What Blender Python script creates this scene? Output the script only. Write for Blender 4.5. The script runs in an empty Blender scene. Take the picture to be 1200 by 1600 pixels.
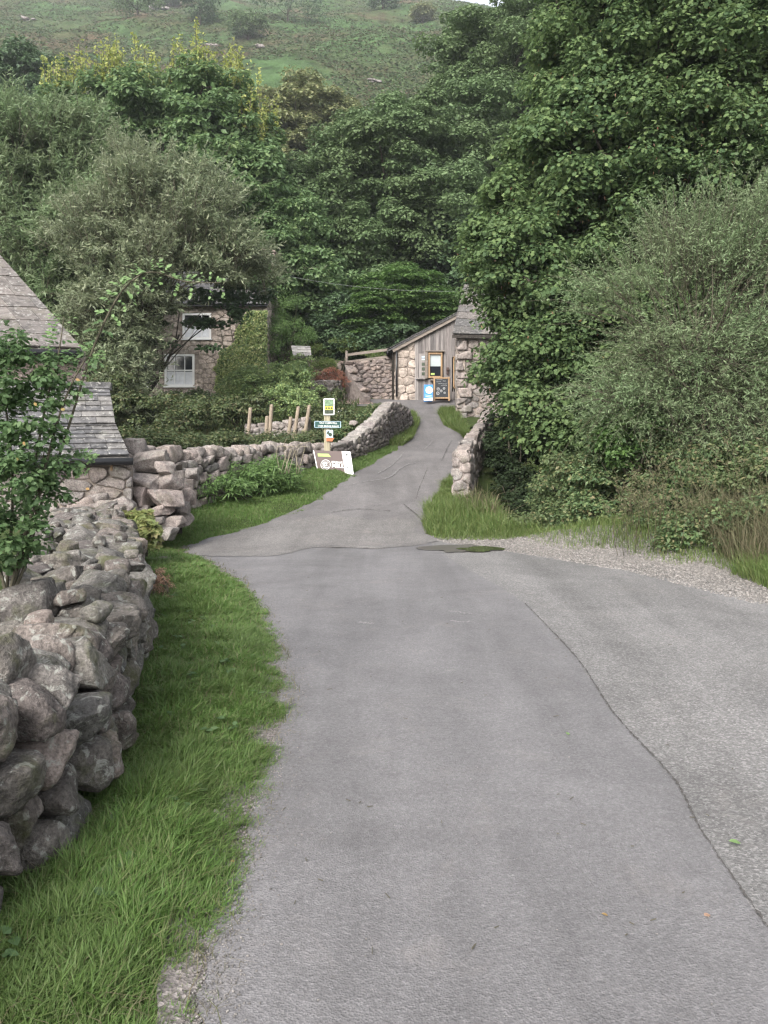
import bpy, math, random
import numpy as np
from mathutils import Vector, Matrix

scene = bpy.context.scene
COL = scene.collection
R = math.radians
random.seed(7)

# ------------------------------------------------------------------ camera, sky, sun, exposure
FPX, HY, CH = 1250.0, 690.0, 1.6           # focal length in photo pixels, horizon row, eye height
cam_d = bpy.data.cameras.new('camera'); cam = bpy.data.objects.new('camera', cam_d); COL.objects.link(cam)
cam_d.sensor_fit = 'VERTICAL'; cam_d.sensor_height = 36; cam_d.lens = 36 * FPX / 1600
cam_d.shift_y = -(800 - HY) / 1600
cam_d.clip_start = 0.05; cam_d.clip_end = 3000
cam.location = (0, 0, CH); cam.rotation_euler = (R(90), 0, 0)
scene.camera = cam

world = bpy.data.worlds.new('World'); scene.world = world; world.use_nodes = True
wn = world.node_tree; wn.nodes.clear()
sky = wn.nodes.new('ShaderNodeTexSky'); sky.sky_type = 'NISHITA'; sky.sun_disc = False
SUN_EL, SUN_AZ = 40, 205                    # azimuth clockwise from +Y
sky.sun_elevation = R(SUN_EL); sky.sun_rotation = R(SUN_AZ)
sky.air_density = 1.0; sky.dust_density = 4.0; sky.ozone_density = 1.0
hs = wn.nodes.new('ShaderNodeHueSaturation'); hs.inputs['Saturation'].default_value = 0.30
bg = wn.nodes.new('ShaderNodeBackground'); bg.inputs['Strength'].default_value = 0.15
wo = wn.nodes.new('ShaderNodeOutputWorld')
wn.links.new(sky.outputs[0], hs.inputs['Color']); wn.links.new(hs.outputs[0], bg.inputs['Color']); wn.links.new(bg.outputs[0], wo.inputs[0])
sd = bpy.data.lights.new('sun', 'SUN'); so = bpy.data.objects.new('sun', sd); COL.objects.link(so)
sd.energy = 1.5; sd.angle = R(24); sd.color = (1, .965, .92)
sun_dir = Vector((math.sin(R(SUN_AZ)) * math.cos(R(SUN_EL)), math.cos(R(SUN_AZ)) * math.cos(R(SUN_EL)), math.sin(R(SUN_EL))))
so.rotation_euler = sun_dir.to_track_quat('Z', 'Y').to_euler()
scene.view_settings.view_transform = 'Standard'; scene.view_settings.look = 'None'
scene.view_settings.gamma = 1; scene.view_settings.exposure = 1.62
scene.cycles.max_bounces = 8; scene.cycles.transparent_max_bounces = 8
scene.cycles.diffuse_bounces = 5; scene.cycles.glossy_bounces = 2; scene.cycles.transmission_bounces = 4
scene.cycles.use_denoising = True; scene.cycles.pixel_filter_type = 'BLACKMAN_HARRIS'; scene.cycles.filter_width = 1.35

# ------------------------------------------------------------------ helpers
def rng(s): return np.random.default_rng(s)
def W(px, py, Y): return np.array([(px - 600) * Y / FPX, Y, CH - (py - HY) * Y / FPX])

def _h(i, j, k, s):
    n = (i * 73856093) ^ (j * 19349663) ^ (k * 83492791) ^ (s * 2654435761)
    n = (n ^ (n >> 13)) * 1274126177 & 0x7fffffff
    n = (n ^ (n >> 15)) * 668265263 & 0x7fffffff
    return (n ^ (n >> 12)) % 65536 / 32768.0 - 1.0
def vnoise(P, s=0):
    P = np.asarray(P, float); F_ = np.floor(P).astype(np.int64); f = P - F_; f = f * f * (3 - 2 * f)
    i, j, k = F_[..., 0], F_[..., 1], F_[..., 2]; x, y, z = f[..., 0], f[..., 1], f[..., 2]
    def L(a, b, t): return a + (b - a) * t
    r0 = L(L(_h(i, j, k, s), _h(i + 1, j, k, s), x), L(_h(i, j + 1, k, s), _h(i + 1, j + 1, k, s), x), y)
    r1 = L(L(_h(i, j, k + 1, s), _h(i + 1, j, k + 1, s), x), L(_h(i, j + 1, k + 1, s), _h(i + 1, j + 1, k + 1, s), x), y)
    return L(r0, r1, z)
def fbm(P, s=0, o=4, g=.5):
    P = np.asarray(P, float); r = 0; a = 1
    for q in range(o): r = r + a * vnoise(P * 2 ** q, s + q * 17); a *= g
    return r
def n2(x, y, sc=1., s=0, o=3):
    x, y = np.broadcast_arrays(np.asarray(x, float), np.asarray(y, float))
    return fbm(np.stack([x * sc, y * sc, np.zeros_like(x) + .37], -1), s, o)
def sstep(a, b, x): t = np.clip((np.asarray(x, float) - a) / (b - a), 0, 1); return t * t * (3 - 2 * t)

# ---- layout curves
_pY = np.array([-80, 12.3, 14, 16, 19, 23, 26, 30, 34, 36.5, 39, 44, 50, 60, 70])
_pZ = np.array([0, 0, .10, .35, .80, 1.33, 1.70, 2.6, 3.37, 3.6, 5.2, 8.0, 10.5, 14.5, 20.5])
_ty = np.arange(-80, 70, .1); _tz = np.interp(_ty, _pY, _pZ)
_k = np.exp(-np.linspace(-2, 2, 17) ** 2); _k /= _k.sum(); _tz = np.convolve(np.pad(_tz, 8, mode='edge'), _k, 'valid')
def prof(Y): return np.interp(Y, _ty, _tz)
EL = np.array([(-4, -.75), (0, -.72), (1.6, -.50), (2.2, -.51), (2.56, -.555), (3.12, -.5625), (3.92, -.575), (4.6, -.60), (5.13, -.636), (6.06, -.8), (7.69, -1.2), (9.3, -1.71), (10.5, -2.27),
               (11.4, -2.85), (12.1, -3.0), (12.9, -2.85), (14.1, -2.2), (16.3, -1.38), (18, -.98), (20.5, -.36), (23, .25), (26, .83), (28.3, 1.13), (30.4, 1.0), (31.5, .2), (32.3, -1.2), (33, -2.0), (34.4, -2.0)])
ER = np.array([(-4, 14), (0, 12), (4, 7), (6.5, 4.9), (7.84, 3.76), (9.76, 3.12), (10.8, 2.42), (11.76, 1.79), (12.5, 1.05), (13.3, .72), (15, .80), (17.7, 1.40), (19.5, 1.78), (22.8, 2.35), (25.5, 2.7), (26.6, 2.65), (28, 2.2), (30, 2.15), (31, 2.5), (32, 3.2), (34.4, 4)])
WF = np.array([(-1, -1.62), (1.5, -1.40), (2.6, -1.32), (3.3, -1.25), (4.1, -1.38), (4.9, -1.55), (6.1, -1.86), (8.3, -2.62), (10.2, -3.3), (10.9, -3.6)])     # foot of the near wall
W2 = np.array([(13.2, -4.15), (15, -3.62), (16.2, -3.12), (17.5, -2.62), (19, -1.98), (20.5, -1.25), (22.5, -.54), (25.3, .05), (27, .45), (28.4, .85)])
PR = np.array([(15.8, 1.62), (17.5, 1.97), (19.5, 2.36), (22, 2.85), (24.5, 3.15), (27, 3.1), (29.4, 2.9)])
PRM = [(1.54, 15.8), (1.80, 17.5), (2.16, 19.5), (2.68, 22), (3.18, 24.6)]
def left_edge(Y): return np.interp(Y, EL[:, 0], EL[:, 1]) + .035 * n2(Y, Y * 0, 2.6, 3)
def right_edge(Y): return np.interp(Y, ER[:, 0], ER[:, 1]) + .05 * n2(Y, Y * 0, 2.1, 4)
def ground_z(x, y):
    x, y = np.broadcast_arrays(np.asarray(x, float), np.asarray(y, float)); z = prof(y) + 0.
    wf = np.interp(y, WF[:, 0], WF[:, 1])
    z = z + .62 * sstep(.35, .75, wf - x) * (1 - sstep(9, 10.4, y)) * (1 - sstep(3, 6, wf - x))
    le = np.interp(y, EL[:, 0], EL[:, 1])
    z = z + .10 * sstep(0, .5, le - x) * sstep(11.5, 13, y) * (1 - sstep(19, 24, y)) + .05 * sstep(0, .3, le - x) * (1 - sstep(11, 12, y))
    pr = np.interp(y, PR[:, 0], PR[:, 1])
    z = z - 2.4 * sstep(.35, 1.5, x - pr) * sstep(13.6, 15.6, y) * (1 - sstep(27, 30, y)) * (1 - sstep(6, 10, x))
    re = np.interp(y, ER[:, 0], ER[:, 1])
    z = z + .35 * sstep(.8, 2.2, x - re) * (1 - sstep(12, 13.5, y)) * sstep(-2, 2, y)
    w2 = np.interp(y, W2[:, 0], W2[:, 1])
    z = z - .6 * sstep(.3, 1.2, w2 - x) * sstep(13, 15, y) * (1 - sstep(26, 29, y)) * (1 - sstep(3, 6, w2 - x))
    z = z + 1.25 * sstep(34.6, 35.1, y) * (1 - sstep(36, 39, y)) * sstep(-1.7, -1.2, x) * (1 - sstep(.5, 1.0, x))
    z = z + .05 * n2(x, y, .7, 11) * sstep(44, 50, y)
    return z
def G(px, py, y0=1.2, y1=60):
    Y = np.arange(y0, y1, .02); X = (px - 600) * Y / FPX; Z = CH - (py - HY) * Y / FPX
    d = Z - ground_z(X, Y); i = int(np.argmax(d < 0)); return np.array([X[i], Y[i], float(ground_z(X[i], Y[i]))])

# ---- mesh accumulator and objects
ORG = {}
class Acc:
    def __init__(s): s.v = []; s.f = []; s.n = 0
    def add(s, V, Fc, mi=0, smooth=True):
        V = np.asarray(V, float).reshape(-1, 3); Fc = np.asarray(Fc, np.int64)
        if len(V) == 0: return
        s.f.append((Fc + s.n, mi, smooth)); s.v.append(V); s.n += len(V)
    def addm(s, V, fl, mi=0, smooth=True):           # several face arrays over the same vertices
        V = np.asarray(V, float).reshape(-1, 3)
        for Fc in fl:
            if len(Fc): s.f.append((np.asarray(Fc, np.int64) + s.n, mi, smooth))
        s.v.append(V); s.n += len(V)
    def build(s, name, mats, parent=None, origin=None):
        V = np.concatenate(s.v); me = bpy.data.meshes.new(name)
        if parent is not None: o0 = ORG[parent.name]
        elif origin is not None: o0 = np.array(origin, float)
        else: o0 = np.array([(V[:, 0].min() + V[:, 0].max()) / 2, (V[:, 1].min() + V[:, 1].max()) / 2, V[:, 2].min()])
        V = V - o0
        me.vertices.add(len(V)); me.vertices.foreach_set('co', V.astype(np.float32).ravel())
        loops = np.concatenate([a.ravel() for a, _, _ in s.f]); cnt = np.concatenate([np.full(len(a), a.shape[1]) for a, _, _ in s.f])
        mi = np.concatenate([np.full(len(a), m) for a, m, _ in s.f]); sm = np.concatenate([np.full(len(a), k) for a, _, k in s.f])
        me.loops.add(len(loops)); me.loops.foreach_set('vertex_index', loops.astype(np.int32))
        st = np.concatenate([[0], np.cumsum(cnt)[:-1]])
        me.polygons.add(len(cnt)); me.polygons.foreach_set('loop_start', st.astype(np.int32)); me.polygons.foreach_set('loop_total', cnt.astype(np.int32))
        me.polygons.foreach_set('material_index', mi.astype(np.int32)); me.polygons.foreach_set('use_smooth', sm.astype(bool))
        for m in (mats if isinstance(mats, (list, tuple)) else [mats]): me.materials.append(m)
        me.update(calc_edges=True)
        o = bpy.data.objects.new(name, me); COL.objects.link(o)
        if parent is not None: o.parent = parent; ORG[o.name] = o0
        else: o.location = o0; ORG[o.name] = o0
        return o
def tag(o, label=None, cat=None, group=None, kind=None):
    for k, v in (('label', label), ('category', cat), ('group', group), ('kind', kind)):
        if v: o[k] = v
    return o
def thing(name, loc, label, cat, group=None):
    o = bpy.data.objects.new(name, None); COL.objects.link(o); o.location = tuple(loc); o.empty_display_size = .2
    ORG[o.name] = np.array(loc, float); return tag(o, label, cat, group)

def rotz(a): c, s = math.cos(a), math.sin(a); return np.array([[c, -s, 0], [s, c, 0], [0, 0, 1]])
def eul(a, b, c): return np.array(Matrix.Rotation(c, 3, 'Z') @ Matrix.Rotation(b, 3, 'Y') @ Matrix.Rotation(a, 3, 'X'))
BF = np.array([(0, 3, 2, 1), (4, 5, 6, 7), (0, 1, 5, 4), (1, 2, 6, 5), (2, 3, 7, 6), (3, 0, 4, 7)])
def box(acc, c, size, rot=None, mi=0, bev=0.0):
    s = np.array(size) / 2.; r = np.eye(3) if rot is None else rot
    if bev <= 0:
        V = np.array([(-1, -1, -1), (1, -1, -1), (1, 1, -1), (-1, 1, -1), (-1, -1, 1), (1, -1, 1), (1, 1, 1), (-1, 1, 1)]) * s
        acc.add(V @ r.T + np.array(c), BF, mi, False); return
    import bmesh
    bm = bmesh.new(); bmesh.ops.create_cube(bm, size=1)
    for v in bm.verts: v.co = Vector((v.co.x * size[0], v.co.y * size[1], v.co.z * size[2]))
    bmesh.ops.bevel(bm, geom=bm.edges[:], offset=min(bev, min(size) * .4), segments=2, affect='EDGES'); bm.verts.index_update()
    V = np.array([v.co[:] for v in bm.verts]); fl = {}
    for f in bm.faces: fl.setdefault(len(f.verts), []).append([v.index for v in f.verts])
    bm.free(); acc.addm(V @ r.T + np.array(c), [np.array(q) for q in fl.values()], mi, False)
def hexa(acc, P, mi=0):                                # 8 corners: bottom ring then top ring
    acc.add(np.array(P), BF, mi, False)
def quadbox(acc, A, B, C, D, t, mi=0):                 # slab: quad A B C D thickened by t against its normal
    A, B, C, D = map(np.array, (A, B, C, D)); n = np.cross(B - A, D - A); n = n / np.linalg.norm(n) * t
    hexa(acc, [A - n, B - n, C - n, D - n, A, B, C, D], mi)
def tube(acc, P, rad, k=7, mi=0, cap=True):
    P = np.asarray(P, float); n = len(P); rad = np.broadcast_to(np.asarray(rad, float), (n,))
    T = np.gradient(P, axis=0); T /= np.linalg.norm(T, axis=1)[:, None] + 1e-9
    up = np.array([0, 0, 1.]) if abs(T[0, 2]) < .9 else np.array([1., 0, 0])
    a = np.linspace(0, 2 * np.pi, k, endpoint=False); V = []
    u = np.cross(T[0], up); u /= np.linalg.norm(u)
    for i in range(n):
        u = u - T[i] * (u @ T[i]); u /= np.linalg.norm(u) + 1e-9; w = np.cross(T[i], u)
        V.append(P[i] + rad[i] * (np.cos(a)[:, None] * u + np.sin(a)[:, None] * w))
    V = np.concatenate(V); i = np.arange(n - 1)[:, None] * k; j = np.arange(k)[None]; j2 = (j + 1) % k
    Fq = np.stack([i + j, i + j2, i + k + j2, i + k + j], -1).reshape(-1, 4)
    fl = [Fq]
    if cap: fl.append(np.array([list(range(k))[::-1]])); fl.append(np.array([[(n - 1) * k + q for q in range(k)]]))
    acc.addm(V, fl, mi, True)
def curve(pts, n=16):
    P = np.asarray(pts, float); t = np.arange(len(P)); q = np.linspace(0, len(P) - 1, n)
    out = []
    for x in q:
        i = min(int(x), len(P) - 2); f = x - i; p0 = P[max(i - 1, 0)]; p1 = P[i]; p2 = P[i + 1]; p3 = P[min(i + 2, len(P) - 1)]
        out.append(.5 * ((2 * p1) + (-p0 + p2) * f + (2 * p0 - 5 * p1 + 4 * p2 - p3) * f * f + (-p0 + 3 * p1 - 3 * p2 + p3) * f ** 3))
    return np.array(out)

# ------------------------------------------------------------------ materials
class NT:
    def __init__(s, name, rough=.8, spec=.3):
        s.m = bpy.data.materials.new(name); s.m.use_nodes = True; s.t = s.m.node_tree; s.n = s.t.nodes
        s.b = s.n['Principled BSDF']; s.b.inputs['Roughness'].default_value = rough; s.b.inputs['Specular IOR Level'].default_value = spec
        s.tc = s.n.new('ShaderNodeTexCoord')
    def link(s, a, b): s.t.links.new(a, b)
    def mapping(s, scale=(1, 1, 1)):
        m = s.n.new('ShaderNodeMapping'); m.inputs['Scale'].default_value = scale; s.link(s.tc.outputs['Object'], m.inputs[0]); return m.outputs[0]
    def noise(s, sc, det=4, rough=.55, vec=None, dist=0):
        n = s.n.new('ShaderNodeTexNoise'); n.inputs['Scale'].default_value = sc; n.inputs['Detail'].default_value = det; n.inputs['Roughness'].default_value = rough; n.inputs['Distortion'].default_value = dist
        s.link(vec or s.tc.outputs['Object'], n.inputs['Vector']); return n.outputs['Fac']
    def voro(s, sc, vec=None, feat='F1', out='Distance', rnd=1):
        n = s.n.new('ShaderNodeTexVoronoi'); n.feature = feat; n.inputs['Scale'].default_value = sc; n.inputs['Randomness'].default_value = rnd
        s.link(vec or s.tc.outputs['Object'], n.inputs['Vector']); return n.outputs[out]
    def island(s):
        g = s.n.new('ShaderNodeNewGeometry'); return g.outputs['Random Per Island']
    def ramp(s, fac, stops, interp='LINEAR'):
        r = s.n.new('ShaderNodeValToRGB'); cr = r.color_ramp; cr.interpolation = interp
        while len(cr.elements) < len(stops): cr.elements.new(.5)
        for e, (p, c) in zip(cr.elements, stops):
            e.position = p; c = (c, c, c) if isinstance(c, (int, float)) else c; e.color = (*c, 1)
        s.link(fac, r.inputs[0]); return r.outputs[0]
    def mix(s, fac, a, b, mode='MIX'):
        m = s.n.new('ShaderNodeMix'); m.data_type = 'RGBA'; m.blend_type = mode
        if isinstance(fac, (int, float)): m.inputs[0].default_value = fac
        else: s.link(fac, m.inputs[0])
        for i, c in ((6, a), (7, b)):
            if isinstance(c, tuple): m.inputs[i].default_value = (*c, 1)
            else: s.link(c, m.inputs[i])
        return m.outputs[2]
    def math(s, op, a, b=None):
        m = s.n.new('ShaderNodeMath'); m.operation = op
        for i, c in ((0, a), (1, b)):
            if c is None: continue
            if isinstance(c, (int, float)): m.inputs[i].default_value = c
            else: s.link(c, m.inputs[i])
        return m.outputs[0]
    def col(s, c, k=.70):
        if k != 1: c = tuple(v * k for v in c) if isinstance(c, tuple) else s.mix(1., c, (k, k, k), 'MULTIPLY')
        if isinstance(c, tuple): s.b.inputs['Base Color'].default_value = (*c, 1)
        else: s.link(c, s.b.inputs['Base Color'])
    def bump(s, h, st=.4, dist=.01):
        b = s.n.new('ShaderNodeBump'); b.inputs['Strength'].default_value = st; b.inputs['Distance'].default_value = dist
        s.link(h, b.inputs['Height']); s.link(b.outputs[0], s.b.inputs['Normal'])

def leaf_mat(name, cols, trans=.25, rough=.5, spec=.35, big=None, gain=1.85, desat=.08):
    t = NT(name, rough, spec); isl = t.island(); cols = [tuple((v * (1 - desat) + desat * sum(c) / 3) * gain for v in c) for c in cols]
    c = t.ramp(isl, [(i / (len(cols) - 1), k) for i, k in enumerate(cols)])
    if big is not None:
        nz = t.noise(big[0], 2); f = t.ramp(nz, [(.38, 0.), (.62, 1.)]); c = t.mix(t.math('MULTIPLY', f, big[2]), c, big[1])
    t.col(c, 1)
    tr = t.n.new('ShaderNodeBsdfTranslucent'); t.link(c, tr.inputs['Color']); mx = t.n.new('ShaderNodeMixShader'); mx.inputs[0].default_value = min(.5, trans + .2)
    out = t.n['Material Output']; t.link(t.b.outputs[0], mx.inputs[1]); t.link(tr.outputs[0], mx.inputs[2]); t.link(mx.outputs[0], out.inputs[0])
    return t.m
def stone_mat(name, pal, lichen=.5, moss=.2, sc=1., grain=1.):
    t = NT(name, .88, .25); isl = t.island()
    c = t.ramp(isl, [(i / (len(pal) - 1), k) for i, k in enumerate(pal)])
    n1 = t.noise(7 * sc, 6, .65); c = t.mix(1., c, t.ramp(n1, [(.28, .38), (.5, .95), (.72, 1.45)]), 'MULTIPLY')
    n2_ = t.noise(60 * sc, 4, .7); c = t.mix(grain, c, t.ramp(n2_, [(.32, .5), (.5, 1.), (.68, 1.5)]), 'MULTIPLY')
    if lichen: c = t.mix(t.math('MULTIPLY', t.ramp(t.noise(16 * sc, 5, .7, dist=.6), [(.56, 0.), (.62, 1.)]), lichen), c, (.38, .385, .345))
    if moss: c = t.mix(t.math('MULTIPLY', t.ramp(t.noise(3.1 * sc, 5, .7), [(.52, 0.), (.68, 1.)]), moss), c, (.085, .095, .03))
    t.col(c); t.bump(t.math('ADD', n1, t.math('MULTIPLY', n2_, .5)), 1., .03 / sc)
    return t.m
def simple(name, c, rough=.6, spec=.4, var=.12, sc=20):
    t = NT(name, rough, spec); t.col(t.mix(1., c, t.ramp(t.noise(sc, 4), [(.3, 1 - var), (.7, 1 + var)]), 'MULTIPLY')); return t.m
def wood_mat(name, pal, grain=(30, 30, 2), var=1.):
    t = NT(name, .85, .2); c = t.ramp(t.island(), [(i / (len(pal) - 1), k) for i, k in enumerate(pal)])
    n = t.noise(1, 5, .6, vec=t.mapping(grain)); c = t.mix(var, c, t.ramp(n, [(.3, .6), (.6, 1.15)]), 'MULTIPLY'); t.col(c); t.bump(n, .3, .01); return t.m

PAL_NEAR = [(.135, .12, .108), (.205, .187, .165), (.12, .115, .108), (.265, .215, .19), (.17, .16, .142), (.205, .175, .155), (.128, .11, .103), (.235, .222, .20)]
PAL_LIGHT = [(.27, .24, .22), (.36, .30, .27), (.24, .22, .21), (.40, .33, .30), (.30, .27, .25)]
PAL_COT = [(.50, .42, .36), (.60, .51, .44), (.42, .35, .30), (.64, .54, .46), (.52, .46, .40)]
M = {}
M['stone'] = stone_mat('weathered granite', PAL_NEAR, .75, .7)
M['stone_light'] = stone_mat('pale granite', PAL_LIGHT, .5, .3)
M['stone_bridge'] = stone_mat('parapet stone', [(.17, .15, .14), (.26, .23, .21), (.20, .17, .16), (.30, .265, .245), (.14, .125, .12)], .6, .6)
M['stone_cot'] = stone_mat('tan cottage stone', PAL_COT, .2, .1)
M['stone_barn'] = stone_mat('pinkish barn stone', [(.32, .25, .22), (.26, .22, .20), (.38, .30, .26), (.24, .20, .19)], .35, .2)
M['mortar'] = simple('lime mortar', (.33, .28, .24), .95, .1, .3, 9)
M['gap'] = simple('earth between stones', (.035, .03, .025), .95, .1, .4, 12)
M['bark'] = simple('bark', (.075, .062, .05), .9, .15, .45, 14)
M['twig'] = simple('twig', (.11, .10, .07), .85, .2, .3, 20)
def slate(name, pal):
    t = NT(name, .72, .35); c = t.ramp(t.island(), [(i / (len(pal) - 1), k) for i, k in enumerate(pal)])
    n = t.noise(9, 6, .7); c = t.mix(1., c, t.ramp(n, [(.28, .35), (.5, 1.), (.72, 1.45)]), 'MULTIPLY')
    c = t.mix(t.ramp(t.noise(14, 5, .7, dist=.5), [(.56, 0.), (.62, .7)]), c, (.40, .39, .36))
    c = t.mix(t.ramp(t.noise(2.5, 4, .7), [(.58, 0.), (.72, .45)]), c, (.10, .105, .05))
    t.col(c); t.bump(n, .5, .012); return t.m
M['slate_warm'] = slate('warm grey slate', [(.12, .108, .10), (.175, .15, .135), (.095, .092, .09), (.15, .132, .12), (.20, .175, .16)])
M['slate_blue'] = slate('blue grey slate', [(.075, .075, .078), (.125, .12, .12), (.09, .09, .095), (.18, .17, .16), (.065, .065, .07)])
M['curtain'] = simple('white net curtain', (.85, .87, .9), .8, .2, .12, 8)
M['black'] = simple('black gutter plastic', (.018, .018, .02), .35, .5, .1)
M['white'] = simple('white paint', (.95, .95, .93), .45, .4, .04)
M['oak'] = wood_mat('silvered timber', [(.21, .19, .18), (.33, .30, .285), (.17, .158, .155), (.40, .365, .345), (.27, .24, .23), (.14, .13, .127)])
M['beam'] = wood_mat('weathered beam', [(.26, .22, .19), (.30, .26, .22)], (3, 30, 30))
M['post'] = wood_mat('round stake', [(.30, .24, .18), (.35, .285, .215), (.26, .21, .165)])
M['paleboard'] = wood_mat('pale post wood', [(.40, .36, .25), (.46, .41, .29)])
M['frame_orange'] = wood_mat('varnished frame', [(.40, .27, .16), (.46, .31, .18)])
g_ = NT('window glass', .06, .6); g_.col((.02, .024, .03)); M['glass'] = g_.m
M['brown_board'] = simple('brown sign panel', (.085, .048, .04), .45, .4, .05)
M['lime'] = simple('lime green print', (.42, .55, .17), .5, .3, .03)
M['dark_print'] = simple('dark print', (.03, .03, .035), .5, .3, .03)
M['sign_green'] = simple('dark green sign', (.018, .085, .075), .4, .4, .08)
M['sign_blue'] = simple('blue poster', (.06, .30, .78), .35, .4, .05)
M['pale_blue'] = simple('pale blue print', (.60, .78, .92), .4, .4, .04)
M['chalkboard'] = simple('chalkboard', (.045, .05, .055), .8, .2, .25, 12)
M['chalk'] = simple('chalk', (.50, .50, .50), .9, .1, .2, 60)
M['yellow'] = simple('yellow print', (.70, .60, .10), .5, .3, .03)
M['photo_green'] = simple('landscape print', (.22, .33, .20), .5, .3, .5, 16)
M['photo_dark'] = simple('dark landscape print', (.07, .09, .06), .5, .3, .5, 16)
M['orange'] = simple('orange panel', (.52, .19, .085), .6, .3, .1)
M['teal'] = simple('teal poster', (.06, .35, .30), .5, .3, .1)
M['blind'] = simple('pale blind', (.50, .56, .56), .7, .2, .06, 10)

# leaves
M['syc'] = leaf_mat('sycamore leaves', [(.028, .052, .022), (.046, .078, .028), (.036, .066, .028), (.075, .112, .038), (.042, .072, .03), (.10, .14, .05), (.032, .058, .026)], .2, .62, .15, (.35, (.12, .17, .06), .35), gain=1.75)
M['syc_red'] = leaf_mat('reddish keys and stalks', [(.14, .055, .035), (.18, .09, .05), (.11, .06, .035)], .2)
M['willow'] = leaf_mat('grey green willow leaves', [(.068, .105, .046), (.105, .155, .072), (.058, .095, .038), (.14, .19, .095), (.09, .13, .055)], .2, .55, .35, (.9, (.17, .20, .11), .6), gain=1.7)
M['willow2'] = leaf_mat('olive willow leaves', [(.075, .10, .055), (.12, .145, .08), (.065, .09, .045), (.19, .205, .125), (.10, .13, .07)], .2, .5, .4, (.5, (.19, .21, .13), .6), gain=1.85)
M['oak_leaf'] = leaf_mat('oak leaves', [(.034, .056, .024), (.055, .086, .034), (.042, .068, .028), (.085, .12, .055), (.046, .076, .032)], .15, .62, .15, (.25, (.085, .11, .045), .4), gain=2.1)
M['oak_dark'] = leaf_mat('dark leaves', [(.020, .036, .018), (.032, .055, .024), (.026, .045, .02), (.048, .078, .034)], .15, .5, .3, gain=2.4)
M['lime_leaf'] = leaf_mat('lime tree leaves', [(.040, .070, .028), (.060, .098, .038), (.046, .078, .03), (.095, .135, .05)], .22, .5, .3, gain=2.2)
M['yellow_leaf'] = leaf_mat('young yellow leaves', [(.32, .34, .07), (.38, .40, .11), (.24, .29, .07), (.18, .24, .06)], .3, gain=1.)
M['olive'] = leaf_mat('olive oak leaves', [(.075, .09, .035), (.10, .11, .045), (.06, .075, .03), (.12, .115, .05)], .15, gain=2.1)
M['painted_shade_leaf'] = leaf_mat('gully leaves with painted shade', [(.016, .026, .012), (.024, .038, .016), (.03, .045, .02)], .05, .7, .1, gain=1.1)  # leaf colour darkened in place of the shade in the gully
M['beech'] = leaf_mat('bright beech leaves', [(.035, .075, .02), (.06, .115, .028), (.09, .155, .038), (.045, .09, .024)], .22, gain=1.35)
M['ivy'] = leaf_mat('ivy leaves', [(.05, .085, .026), (.085, .125, .036), (.15, .17, .055), (.035, .062, .022), (.11, .14, .045), (.22, .22, .09)], .15, .4, .4, gain=2.1)
M['bramble'] = leaf_mat('bramble leaves', [(.030, .058, .024), (.05, .085, .032), (.065, .10, .036), (.04, .07, .028), (.10, .13, .05), (.12, .10, .05)], .2, .5, .3, (.8, (.10, .11, .05), .5), gain=1.85)
M['rose'] = leaf_mat('rose leaves', [(.045, .085, .032), (.07, .12, .045), (.055, .10, .038), (.10, .155, .06)], .28, .5, .3, gain=1.45)
M['rose_tip'] = leaf_mat('young rose leaves', [(.10, .17, .06), (.14, .22, .08), (.085, .15, .05)], .35, .45, .4, gain=1.5)
M['garden'] = leaf_mat('garden shrub leaves', [(.05, .085, .032), (.09, .13, .045), (.13, .16, .055), (.07, .11, .05)], .2, gain=2.3)
M['garden_dark'] = leaf_mat('dark hedge leaves', [(.028, .042, .016), (.045, .065, .024), (.036, .052, .02), (.075, .095, .034), (.09, .08, .04)], .15, gain=1.7)
M['fern'] = leaf_mat('fern leaves', [(.065, .12, .035), (.10, .17, .05), (.13, .21, .06)], .25, gain=1.3)
M['vine'] = leaf_mat('pale vine leaves', [(.20, .24, .07), (.27, .29, .10), (.15, .20, .06), (.32, .28, .12)], .3, gain=1.)
M['redplant'] = leaf_mat('red flowered plant', [(.30, .10, .07), (.36, .15, .10), (.20, .13, .07), (.25, .08, .06)], .2, gain=1.1)
M['autumn'] = leaf_mat('turned leaves', [(.36, .27, .07), (.34, .20, .07), (.30, .28, .08)], .3, gain=1.)
M['dock'] = leaf_mat('brown seed heads', [(.14, .085, .06), (.19, .12, .08), (.10, .06, .045)], .1, .8, .1)
def grass_mat(name, pal, trans=.25): return leaf_mat(name, pal, trans, .5, .3, (1.6, (pal[0][0] * 1.5, pal[0][1] * 1.15, pal[0][2] * 1.5), .6), 1.06, 0.)
M['grass'] = grass_mat('lush grass', [(.075, .145, .035), (.105, .19, .045), (.09, .165, .04), (.15, .23, .065), (.08, .15, .035), (.20, .21, .10), (.09, .17, .04)])
M['grass_rough'] = grass_mat('rough grass', [(.08, .14, .035), (.12, .18, .05), (.18, .20, .08), (.09, .15, .04)])
M['straw'] = leaf_mat('dry grass', [(.26, .22, .13), (.20, .18, .10), (.14, .16, .07), (.32, .27, .17)], .2, .7, .2, gain=.7)
M['bracken'] = leaf_mat('bracken', [(.065, .115, .04), (.085, .14, .05), (.09, .12, .05), (.12, .10, .055), (.075, .135, .05), (.13, .09, .06)], .15, .7, .2, gain=.78)

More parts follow.
